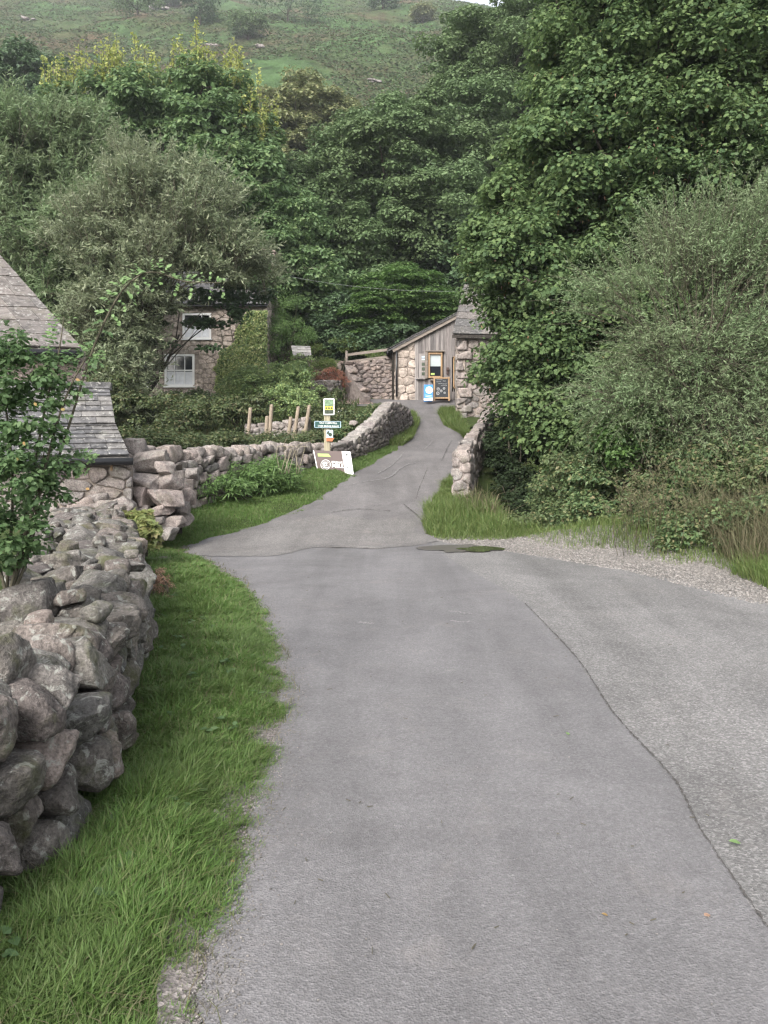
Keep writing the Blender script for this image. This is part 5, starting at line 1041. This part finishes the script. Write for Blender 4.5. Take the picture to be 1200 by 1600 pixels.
# ivy on the cottage corner
r_ = rng(150); n = 26000; t = thing('climbing_ivy', (-5.8, 34.8, 3.2), 'yellow green ivy covering the cottage corner from ground to eaves', 'climber'); a = Acc()
px = r_.uniform(330, 418, n * 2); py = r_.uniform(486, 640, n * 2); edge = np.interp(py, [486, 530, 550, 575, 600, 640], [382, 372, 348, 338, 340, 330]) + 7 * n2(px * .05, py * .08, 1, 5); kp = px > edge; px, py = px[kp][:n], py[kp][:n]; n = len(px)
P = np.stack([(px - 600) * SY, 34.86 - .22 * r_.random(n) ** 1.5 - .10 * np.maximum(0, n2(px * .09, py * .12, 1, 9)), CH - (py - HY) * SY], 1); leaves(a, P, unit(r_, n) * .6 + np.array([0, -.9, .45]), unit(r_, n) * .6 + np.array([0, 0, -1]), r_.uniform(.07, .14, n), 'rhomb'); a.build('leaves', M['ivy'], t)
a = Acc()
for k in range(12): x = r_.uniform(-6.9, -5.2); tube(a, curve([(x, 34.9, 3.2), (x + r_.uniform(-.2, .2), 34.88, 5), (x + r_.uniform(-.5, .4), 34.88, 7)], 6), np.linspace(.03, .01, 6), 5)
a.build('stems', M['twig'], t)

# -- right side: sycamore over the mill
def keys(t, C, Rd, r_):
    a = Acc(); n = 2600; i = r_.integers(0, len(C), n); P = C[i] + unit(r_, n) * Rd[i] * 1.0 + np.array([0, -.1, -.05]); leaves(a, P, unit(r_, n), unit(r_, n) * .5 + np.array([0, 0, -1]), r_.uniform(.05, .10, n), 'narrow'); a.build('seed_keys', M['syc_red'], t)
    a = Acc(); n = 160; i = r_.integers(0, len(C), n); P = C[i] + unit(r_, n) * Rd[i]; P[:, 1] -= Rd[i, 1] * .3; leaves(a, P, unit(r_, n) + np.array([0, -.7, .5]), unit(r_, n), r_.uniform(.06, .10, n), 'jag'); a.build('turned_leaves', M['autumn'], t)
tree('sycamore', 'large sycamore leaning over the right parapet and the mill', 'tree', 6.6, 20.5,
     [ell(1010, 120, 19.5, 175, 190, 3), ell(960, 300, 19, 175, 150, 2.8), ell(850, 440, 18.5, 110, 105, 2), ell(1130, 200, 18, 120, 220, 2.6), ell(875, 560, 18.2, 105, 66, 1.8), ell(803, 592, 19.5, 62, 36, 1.2),
      ell(915, 680, 17.6, 95, 80, 1.8), ell(1000, 560, 17.5, 140, 120, 2), ell(797, 385, 19, 55, 38, 1.2), ell(870, 240, 19, 70, 60, 1.5), ell(850, 330, 18.6, 90, 50, 1.4), ell(900, 150, 19.3, 70, 50, 1.5), ell(850, 500, 18.8, 75, 34, 1.2), ell(870, 640, 17.4, 75, 40, 1), ell(1090, 20, 18.6, 110, 90, 1.5),  ell(930, 40, 20, 90, 80, 2), ell(1000, -60, 19.5, 150, 110, 2.5)], 1700, .42, 310000, .098, 'jag', 'syc', 201, .32, flat=.85, up=.45, droop=.6, inner=.5, nl=60, extra=keys, shell=.25, bz=-.6)
tree('thicket_tree', 'dark tree closing the space behind the sycamore over the stream', 'tree', 9, 25, [ell(930, 560, 24, 160, 150, 1.6), ell(1100, 420, 24, 200, 260, 1.6), ell(960, 700, 22, 200, 120, 1.4)], 300, .6, 26000, .17, 'rhomb', 'painted_shade_leaf', 202, .2, bz=-.8)
twigs_tree('bushy_willow', 'grey green narrow leaved willow bush on the right bank', 'tree', (6.0, 13.2, .3), [ell(1130, 430, 13, 90, 80, 1.1), ell(1045, 560, 12.8, 75, 62, 1.1), ell(1160, 560, 12.5, 80, 90, 1.1), ell(960, 470, 13, 50, 24, .5), ell(1185, 360, 13, 60, 70, .9), ell(1060, 650, 12.8, 100, 60, 1), ell(915, 445, 13.2, 40, 10, .3), ell(1050, 380, 13.2, 55, 40, .7), ell(975, 620, 12.7, 40, 26, .5), ell(1170, 680, 12.2, 70, 60, .8), ell(1010, 450, 13, 60, 50, .8)], 4600, .5, 18, .070, 'willow', 203, .09, .6, 'narrow', spread=.9, fill=14000, nl=70, thick=.005)
mound('bramble_thicket', 'dense dark bramble thicket spilling down the right bank', 'bramble', [ell(905, 775, 14.2, 80, 62, .8), ell(980, 770, 13.6, 110, 70, .9), ell(1080, 770, 12.8, 110, 75, .9), ell(1000, 700, 13.4, 90, 60, .8), ell(1150, 760, 12, 80, 80, .8), ell(950, 812, 13.2, 110, 36, .6), ell(1090, 815, 11.8, 90, 46, .6), ell(1190, 790, 11, 60, 70, .6), ell(880, 826, 13.8, 90, 24, .5), ell(1050, 838, 11.9, 80, 26, .5), ell(1110, 842, 10.9, 90, 34, .4), ell(1180, 830, 10.4, 60, 50, .4)], 700, .2, 94000, .062, 'rhomb', 'bramble', 204)
mound('ivy_spray', 'lighter ivy like climber hanging in the middle of the brambles', 'climber', [ell(972, 690, 12.7, 34, 48, .3), ell(1010, 655, 12.7, 26, 30, .3)], 60, .14, 5200, .07, 'oval', 'beech', 205)
mound('gully_bush', 'gully bush with shadow put into its leaf colour, beside the right parapet', 'bush', [ell(800, 690, 19.6, 34, 50, .6), ell(815, 770, 17.2, 36, 55, .6), ell(780, 745, 18.6, 22, 60, .4), ell(835, 810, 15.6, 34, 30, .5)], 110, .2, 11000, .085, 'rhomb', 'painted_shade_leaf', 206)  # dark leaf colour stands in for the shade of the hollow
# -- dead branch, bare stems
t = thing('dry_stalks', W(1100, 860, 11.2), 'straw coloured stalks and flower stems standing through the brambles at the right road edge', 'plant stems'); a = Acc(); b = Acc(); r_ = rng(222)
for k in range(150):
    x = r_.uniform(960, 1230); y0 = r_.uniform(800, 870); Y = r_.uniform(10.4, 11.9); h = r_.uniform(60, 190) * (.5 + .5 * (x - 960) / 270); P = curve([W(x, y0, Y), W(x + r_.uniform(-10, 10), y0 - h * .6, Y - .1), W(x + r_.uniform(-40, 40), y0 - h, Y - .15)], 6); tube(a, P, np.linspace(.004, .0015, 6), 4)
    m = 14; q_ = P[3:][r_.integers(0, 3, m)] + unit(r_, m) * .03; leaves(b, q_, unit(r_, m), unit(r_, m) + np.array([0, 0, .6]), r_.uniform(.03, .07, m), 'narrow')
a.build('stems', M['straw'], t); b.build('seed_heads', M['straw'], t)
t = Acc(); tube(t, curve([W(1115, 600, 12.2), W(1150, 625, 12), W(1200, 668, 11.6), W(1260, 700, 11.4)], 10), np.linspace(.006, .014, 10), 5); tag(t.build('bare_branch', M['twig']), 'thin bare branch arching out of the brambles', 'branch')

# -- front left rose with long arching shoot
YR = 4.1; r_ = rng(301); q = YR / FPX
rs = thing('rose_shrub', (-1.92, 4.0, .62), 'leafy wild rose with arching shoot growing behind the near wall', 'shrub'); base = np.array([-1.90, 4.0, .60])
cl = [ell(30, 640, 4.0, 62, 60, .22), ell(20, 730, 4.0, 80, 75, .25), ell(-10, 820, 4.0, 75, 80, .25), ell(85, 620, 4.1, 30, 60, .12), ell(30, 850, 4.0, 45, 60, .18), ell(-20, 560, 4.0, 60, 60, .2), ell(70, 760, 4.05, 28, 50, .14)]
a = Acc(); C, Rd = crown_clumps(cl, 190, .055, r_, .8, .05, .2); clump_leaves(a, C, Rd, 7600, .030, 'oval', r_, .5, .1, .3); a.build('foliage', M['rose'], rs)
st = Acc(); tp = Acc(); yl = Acc()
shoots = [[(18, 925), (60, 800), (100, 690), (140, 560), (175, 480), (205, 440), (240, 425), (290, 440), (348, 442)], [(15, 930), (45, 780), (70, 640), (90, 560), (100, 495)], [(10, 930), (20, 760), (8, 620), (5, 540)], [(20, 920), (60, 770), (96, 640), (128, 570), (152, 545)], [(14, 930), (40, 830), (80, 740), (118, 720), (142, 728)], [(10, 930), (-20, 800), (-40, 650), (-30, 520)], [(22, 925), (50, 850), (60, 760), (70, 700)]]
for k, S3 in enumerate(shoots):
    P = curve([W(x, y, YR + .05 * math.sin(k + i)) for i, (x, y) in enumerate(S3)], 40); tube(st, P, np.linspace(.009 if k else .008, .002, 40), 6)
    i0 = 12
    for i in range(i0, 40):
        for s_ in ((-1, 1) if i % 2 else (1,)):
            T = P[min(i + 1, 39)] - P[i - 1]; T /= np.linalg.norm(T); sd_ = np.cross(T, [0, 1, 0]) * s_ * .8 + np.array([0, r_.uniform(-.7, .4), r_.uniform(-.7, .1) if k == 0 else 0.])
            p0 = P[i]; L_ = r_.uniform(.05, .085); m = 5; tt = np.linspace(.25, 1, m); PP = p0 + sd_ * L_ * tt[:, None]; N = np.tile(np.array([.1, -.5, .8]), (m, 1)) + unit(r_, m) * .5
            D = sd_ + np.cross(sd_, [0, .2, 1]) * (np.array([1, -1, 1, -1, 0]) * .9)[:, None] + np.array([0, 0, -.3 if k == 0 else 0])
            leaves(tp if (k == 0 and i > 18) or i > 33 else yl, PP, N, D, r_.uniform(.024, .036, m) * (1.0 if i < 36 else .7), 'oval')
st.build('stems', M['twig'], rs); tp.build('young_leaves', M['rose_tip'], rs); yl.build('shoot_leaves', M['rose'], rs)
a = Acc(); P = np.array([W(x, y, 3.85) for x, y in [(118, 592), (58, 634), (102, 640), (36, 690), (30, 718), (140, 765)]]); leaves(a, P, unit(r_, 6) * .3 + np.array([0, -1, .3]), unit(r_, 6), np.full(6, .024), 'oval'); a.build('yellow_leaves', M['autumn'], rs)

# -- plants along the walls
mound('wall_vine', 'pale yellow green vine hanging over the far end of the near wall', 'climber', [ell(215, 815, 10.0, 22, 14, .2), ell(228, 840, 9.8, 18, 26, .2), ell(205, 808, 10.1, 22, 8, .2)], 50, .07, 1500, .075, 'lobed', 'vine', 311)
mound('seeding_dock', 'rusty brown seed heads against the near wall foot', 'plant', [ell(252, 925, 8.1, 17, 34, .15), ell(262, 950, 7.8, 12, 22, .12)], 60, .05, 4200, .018, 'rhomb', 'dock', 312)
mound('fern_clump', 'lush ferny plants growing up the roadside wall', 'fern', [ell(400, 748, 16.4, 62, 28, .4), ell(350, 765, 15.4, 34, 20, .35), ell(430, 738, 17, 34, 22, .35)], 150, .16, 9000, .10, 'narrow', 'fern', 313, flat=.6, up=.5)
mound('stonecrop_patch', 'reddish stonecrop on soil behind the coping of the near wall', 'plant', [ell(75, 845, 8.6, 32, 8, .25), ell(105, 838, 8.9, 18, 7, .2)], 60, .06, 2600, .03, 'oval', 'redplant', 314)
mound('stonecrop_patch', 'small yellow green tuft beside the reddish stonecrop', 'plant', [ell(50, 838, 8.8, 14, 6, .15), ell(118, 845, 8.4, 10, 5, .15)], 30, .05, 900, .035, 'oval', 'vine', 315)
a = Acc(); r_ = rng(316)
for k in range(9): x = r_.uniform(435, 470); P = [W(x, 740, 16.2), W(x + r_.uniform(-10, 14), 700, 16.2), W(x + r_.uniform(-24, 24), 672 + r_.uniform(0, 30), 16.1)]; tube(a, curve(P, 6), np.linspace(.008, .003, 6), 4)
tag(a.build('dead_stems', simple('bleached stems', (.35, .31, .22), .8)), 'bleached dead stems leaning out of the ferns by the brown sign', 'plant stems')

# ------------------------------------------------------------------ grass
def blades(acc, X, Y, Z, H, Wd, r_, lean=.5, mi=0, flow=None):
    n = len(X); a_ = r_.uniform(0, 2 * np.pi, n)
    if flow is not None: a_ = flow + r_.normal(0, 1.5, n)
    dx, dy = np.cos(a_), np.sin(a_); ln = lean * r_.uniform(.2, 1.3, n); wx, wy = -dy, dx
    tw = r_.uniform(-1, 1, n); wx2 = wx * np.cos(tw) + dx * np.sin(tw); wy2 = wy * np.cos(tw) + dy * np.sin(tw)
    b = np.stack([X, Y, Z - .01], 1); w3 = np.stack([wx2, wy2, wx * 0], 1) * Wd[:, None] / 2; d3 = np.stack([dx, dy, dx * 0], 1)
    m1 = b + d3 * (H * ln * .22)[:, None] + np.array([0, 0, 1]) * (H * .5)[:, None]; tp = b + d3 * (H * ln * .85)[:, None] + np.array([0, 0, 1]) * (H * (1 - .28 * ln))[:, None]
    V = np.stack([b - w3, b + w3, m1 + w3 * .8, m1 - w3 * .8, tp], 1).reshape(-1, 3); i = np.arange(n)[:, None] * 5
    acc.addm(V, [i + np.array([[0, 1, 2, 3]]), i + np.array([[3, 2, 4]])], mi, False)
def fieldof(n, Y0, Y1, Lf, Rf, r_, pw=1.):
    Y = Y0 + (Y1 - Y0) * r_.random(n) ** pw; l = Lf(Y); r = Rf(Y); X = l + (r - l) * r_.random(n); return X, Y
wfx = lambda Y: np.interp(Y, WF[:, 0], WF[:, 1])
r_ = rng(401); a = Acc(); X, Y = fieldof(230000, .9, 12.9, lambda Y: wfx(Y) - .08, lambda Y: np.interp(Y, EL[:, 0], EL[:, 1]) + .09 + .04 * n2(Y, Y * 0, 1.9, 77) + .03 * n2(Y, Y * 0, 8, 78), r_, 1.5)
edge = np.interp(Y, EL[:, 0], EL[:, 1]); ed = edge + .10 - X; tuft = .75 + .7 * n2(X, Y, 3.2, 71) + .5 * n2(X, Y, 9, 72); kp = r_.random(len(X)) < np.clip(.25 + ed * 7, .1, 1); X, Y, ed, tuft = X[kp], Y[kp], ed[kp], tuft[kp]
H = np.clip(.032 + .058 * tuft, .022, .15) * np.clip(.35 + ed * 2.2, .35, 1.15) * r_.uniform(.6, 1.3, len(X)); H *= np.where(Y > 9, .8, 1) * (.5 + .5 * sstep(0, .25, X - wfx(Y)))
blades(a, X, Y, ground_z(X, Y), H, r_.uniform(.003, .0085, len(X)) * np.clip(Y / 4, .9, 2.4), r_, 1.0, flow=2.2 * n2(X, Y, 1.1, 73) + .3)
sb = Acc(); Xs, Ys = fieldof(5200, 1.2, 12, lambda Y: wfx(Y) + .02, lambda Y: np.interp(Y, EL[:, 0], EL[:, 1]) + .10, r_, 1.5); blades(sb, Xs, Ys, ground_z(Xs, Ys), r_.uniform(.03, .13, len(Xs)), r_.uniform(.002, .004, len(Xs)) * np.clip(Ys / 4, .9, 2.4), r_, 1.6)
tag(sb.build('dead_grass', M['straw'], origin=(0, 0, 0)), 'dead straw blades mixed through the near verge', 'grass', kind='stuff')
tag(a.build('grass', M['grass'], origin=(0, 0, 0)), 'lush green verge grass between near wall and road', 'grass', kind='stuff')
a = Acc(); X, Y = fieldof(70000, 12.3, 24, lambda Y: np.interp(Y, W2[:, 0], W2[:, 1]) - .02, lambda Y: np.interp(Y, EL[:, 0], EL[:, 1]) + .05 + .10 * n2(Y, Y * 0, 1.9, 79) + .06 * n2(Y, Y * 0, 6, 80), r_, 1.2)
H = (.05 + .04 * n2(X, Y, 2.2, 74)) * r_.uniform(.5, 1.6, len(X)) * (1 + .6 * sstep(20, 23, Y)); H = np.clip(H, .02, .3); blades(a, X, Y, ground_z(X, Y), H, r_.uniform(.010, .018, len(X)), r_, .6)
tag(a.build('grass', M['grass'], origin=(0, 0, 0)), 'mown grass bank between roadside wall and lane', 'grass', kind='stuff')
a = Acc(); X, Y = fieldof(26000, 12.7, 18.5, lambda Y: np.interp(Y, ER[:, 0], ER[:, 1]) - .05 + .06 * n2(Y, Y * 0, 3, 81), lambda Y: np.interp(Y, PR[:, 0], PR[:, 1]) + np.where(Y < 15.8, .9, -.1), r_)
H = np.where(Y < 16.2, .22, .12) * np.clip(1 + .6 * n2(X, Y, 2, 75), .4, 2) * r_.uniform(.5, 1.8, len(X)) * sstep(12.5, 13.6, Y) + .03; blades(a, X, Y, ground_z(X, Y), H, r_.uniform(.008, .014, len(X)), r_, .9)
tag(a.build('grass', M['grass_rough'], origin=(0, 0, 0)), 'rough grass tussock at the foot of the right parapet', 'grass', kind='stuff')
a = Acc(); X, Y = fieldof(9000, 25.5, 30.5, lambda Y: np.interp(Y, ER[:, 0], ER[:, 1]) - .1, lambda Y: Y * 0 + 2.75, r_); blades(a, X, Y, ground_z(X, Y), r_.uniform(.1, .45, len(X)), r_.uniform(.015, .03, len(X)), r_, .9)
X, Y = fieldof(7000, 24, 30, lambda Y: np.interp(Y, EL[:, 0], EL[:, 1]) - .35, lambda Y: np.interp(Y, EL[:, 0], EL[:, 1]) + .12, r_); blades(a, X, Y, ground_z(X, Y), r_.uniform(.06, .35, len(X)), r_.uniform(.015, .03, len(X)), r_, .9)
tag(a.build('grass', M['grass_rough'], origin=(0, 0, 0)), 'weedy grass beside the lane beyond the bridge crest', 'grass', kind='stuff')
a = Acc(); X, Y = fieldof(26000, 8.2, 13.8, lambda Y: np.interp(Y, [8, 9.5, 11, 12.2, 13.8], [4.4, 3.9, 3.1, 2.1, 1.3]), lambda Y: np.interp(Y, [8, 11, 13.8], [6.5, 6.2, 4.5]), r_)
re_ = np.interp(Y, [8, 9.5, 11, 12.2, 13.8], [4.4, 3.9, 3.1, 2.1, 1.3]); H = (.05 + .16 * sstep(0, 1.2, X - re_) * (1 - .5 * sstep(11.5, 13, Y))) * r_.uniform(.4, 1.6, len(X)); kp = r_.random(len(X)) < .15 + .85 * sstep(0, .5, X - re_)
kp &= X > re_ + .25 + .25 * n2(X, Y, 1.5, 90); blades(a, X[kp], Y[kp], ground_z(X[kp], Y[kp]), H[kp], r_.uniform(.006, .011, kp.sum()), r_, .8); X, Y = r_.uniform(4.15, 4.9, 2600), r_.uniform(8.6, 9.6, 2600); blades(a, X, Y, ground_z(X, Y), r_.uniform(.1, .42, 2600), r_.uniform(.006, .011, 2600), r_, .9); tag(a.build('grass', M['grass_rough'], origin=(0, 0, 0)), 'rank grass at the foot of the right bank', 'grass', kind='stuff')
a = Acc(); n = 5200; X = r_.uniform(3.9, 6.0, n); Y = r_.uniform(9.3, 11.0, n); kp = (X > np.interp(Y, [9, 12.5], [4.3, 4.1])) & (n2(X, Y, 1.6, 88) > -.35); X, Y = X[kp], Y[kp]; blades(a, X, Y, ground_z(X, Y), r_.uniform(.3, 1.0, len(X)), r_.uniform(.006, .012, len(X)), r_, 1.0)
tag(a.build('dry_grass', M['straw'], origin=(0, 0, 0)), 'tall straw coloured grass on the right bank', 'grass', kind='stuff')
a = Acc(); n = 14000; X = r_.uniform(-16, -1, n) ; Y = r_.uniform(26, 40, n); blades(a, X, Y, ground_z(X, Y), r_.uniform(.1, .4, n), r_.uniform(.03, .06, n), r_, .7); X = r_.uniform(-16, 14, n); Y = r_.uniform(38, 56, n); blades(a, X, Y, ground_z(X, Y), r_.uniform(.2, .6, n), r_.uniform(.05, .1, n), r_, .7)
X = r_.uniform(-8, -2, n); Y = r_.uniform(14, 27, n); kp = X < np.interp(Y, W2[:, 0], W2[:, 1]) - .5; X, Y = X[kp], Y[kp]; blades(a, X, Y, ground_z(X, Y), r_.uniform(.1, .4, len(X)), r_.uniform(.02, .04, len(X)), r_, .7)
tag(a.build('ground_cover', M['garden_dark'], origin=(0, 0, 0)), 'garden and woodland ground cover behind the walls', 'ground cover', kind='stuff')
# long sprays of the tussock right of the parapet
a = Acc(); n = 260; X = r_.uniform(1.5, 2.5, n); Y = r_.uniform(14.2, 15.8, n); blades(a, X, Y, ground_z(X, Y), r_.uniform(.3, .75, n), r_.uniform(.012, .022, n), r_, 1.1); tag(a.build('grass', M['straw'], origin=(0, 0, 0)), 'seeding stalks in front of the right parapet end', 'grass', kind='stuff')
# broad weeds in the verge
a = Acc(); 
for k in range(46):
    Y0 = r_.uniform(2.2, 9); X0 = r_.uniform(wfx(Y0) + .15, np.interp(Y0, EL[:, 0], EL[:, 1]) - .15); m = r_.integers(3, 7); P = np.tile([X0, Y0, float(ground_z(X0, Y0)) + .05], (m, 1)) + unit(r_, m) * .01; D = unit(r_, m); D[:, 2] = .5; leaves(a, P, unit(r_, m) * .3 + np.array([0, 0, 1]), D, r_.uniform(.03, .06, m), 'oval')
tag(a.build('dock_leaves', M['rose'], origin=(0, 0, 0)), 'broad weed leaves dotted through the verge grass', 'weeds', kind='stuff')

# ------------------------------------------------------------------ loose gravel, leaves on the road
V0, F0 = cubesphere(2); V0 = V0 / np.linalg.norm(V0, axis=1)[:, None]
def pebbles(acc, X, Y, S_, off, r_):
    n = len(X); sc = S_[:, None] * r_.uniform(.6, 1.2, (n, 3)); an = r_.uniform(0, 6.3, n); c, s_ = np.cos(an), np.sin(an); V = V0[None] * sc[:, None] * r_.uniform(.8, 1.2, (n, len(V0), 1)); V = np.stack([V[..., 0] * c[:, None] - V[..., 1] * s_[:, None], V[..., 0] * s_[:, None] + V[..., 1] * c[:, None], V[..., 2] * .7], -1)
    V = V + np.stack([X, Y, ground_z(X, Y) + off], 1)[:, None]; acc.add(V.reshape(-1, 3), (np.arange(n)[:, None, None] * len(V0) + F0[None]).reshape(-1, 4), 0, True)
a = Acc(); n = 5200; Y = 1.6 + 10 * r_.random(n) ** 1.6; X = np.interp(Y, EL[:, 0], EL[:, 1]) + np.abs(r_.normal(0, .085, n)) - .04; pebbles(a, X, Y, r_.uniform(.0018, .0052, n), .018, r_)
n = 9000; Y = r_.uniform(7.8, 13.1, n); X = np.interp(Y, ER[:, 0], ER[:, 1]) - .12 + 1.9 * r_.random(n) ** 1.2; pebbles(a, X, Y, r_.uniform(.006, .018, n), .012, r_)
n = 1500; Y = 1.5 + 11 * r_.random(n) ** 1.5; X = r_.uniform(-.6, 3.2, n); pebbles(a, X, Y, r_.uniform(.001, .0034, n), .018, r_)
tag(a.build('gravel', M['pebble'], origin=(0, 0, 0)), 'loose grit and gravel along the road edges', 'gravel', kind='stuff')
FL = [(888, 1156, .035, 'rose_tip', 'small green leaf lying on the middle of the road'), (1158, 1328, .05, 'rose_tip', 'green leaf on the coarse tarmac right of the seam'), (950, 1444, .022, 'autumn', 'yellow leaf fragment on the near road'), (360, 1358, .022, 'autumn', 'yellow petal like leaf on the gritty left edge'), (1100, 1445, .03, 'dock', 'brown leaf near the lower right road seam')]
for px, py, s_, mt, lb in FL:
    a = Acc(); P = G(px, py); leaves(a, (P + np.array([0, 0, .024]))[None], np.array([[.2, -.1, 1.]]), unit(r_, 1), np.array([s_]), 'oval'); tag(a.build('fallen_leaf', M[mt]), lb, 'leaf')
a = Acc()
for k in range(60): P = G(r_.uniform(420, 1150), 900 + 600 * r_.random() ** 1.3); box(a, P + np.array([0, 0, .023]), (r_.uniform(.01, .035), .0025, .0025), rotz(r_.uniform(0, 3)))
for px in (350,): P = G(352, 949); tube(a, [P + np.array([-.1, 0, .03]), P + np.array([.1, .01, .03])], .006, 5)
tag(a.build('twig_litter', M['twig'], origin=(0, 0, 0)), 'bits of twig scattered over the road', 'litter', kind='stuff')

# ------------------------------------------------------------------ haze
hz = Acc(); box(hz, (0, 150, 150), (1000, 800, 380)); ho = hz.build('haze', bpy.data.materials.new('haze air'), origin=(0, 150, -40)); tag(ho, 'thin haze over the valley', 'haze', kind='stuff')
hm = ho.data.materials[0]; hm.use_nodes = True; nt = hm.node_tree; nt.nodes.clear(); pv = nt.nodes.new('ShaderNodeVolumePrincipled'); pv.inputs['Color'].default_value = (.92, .95, 1, 1); pv.inputs['Density'].default_value = .0004; pv.inputs['Anisotropy'].default_value = .2
mo = nt.nodes.new('ShaderNodeOutputMaterial'); nt.links.new(pv.outputs[0], mo.inputs['Volume'])
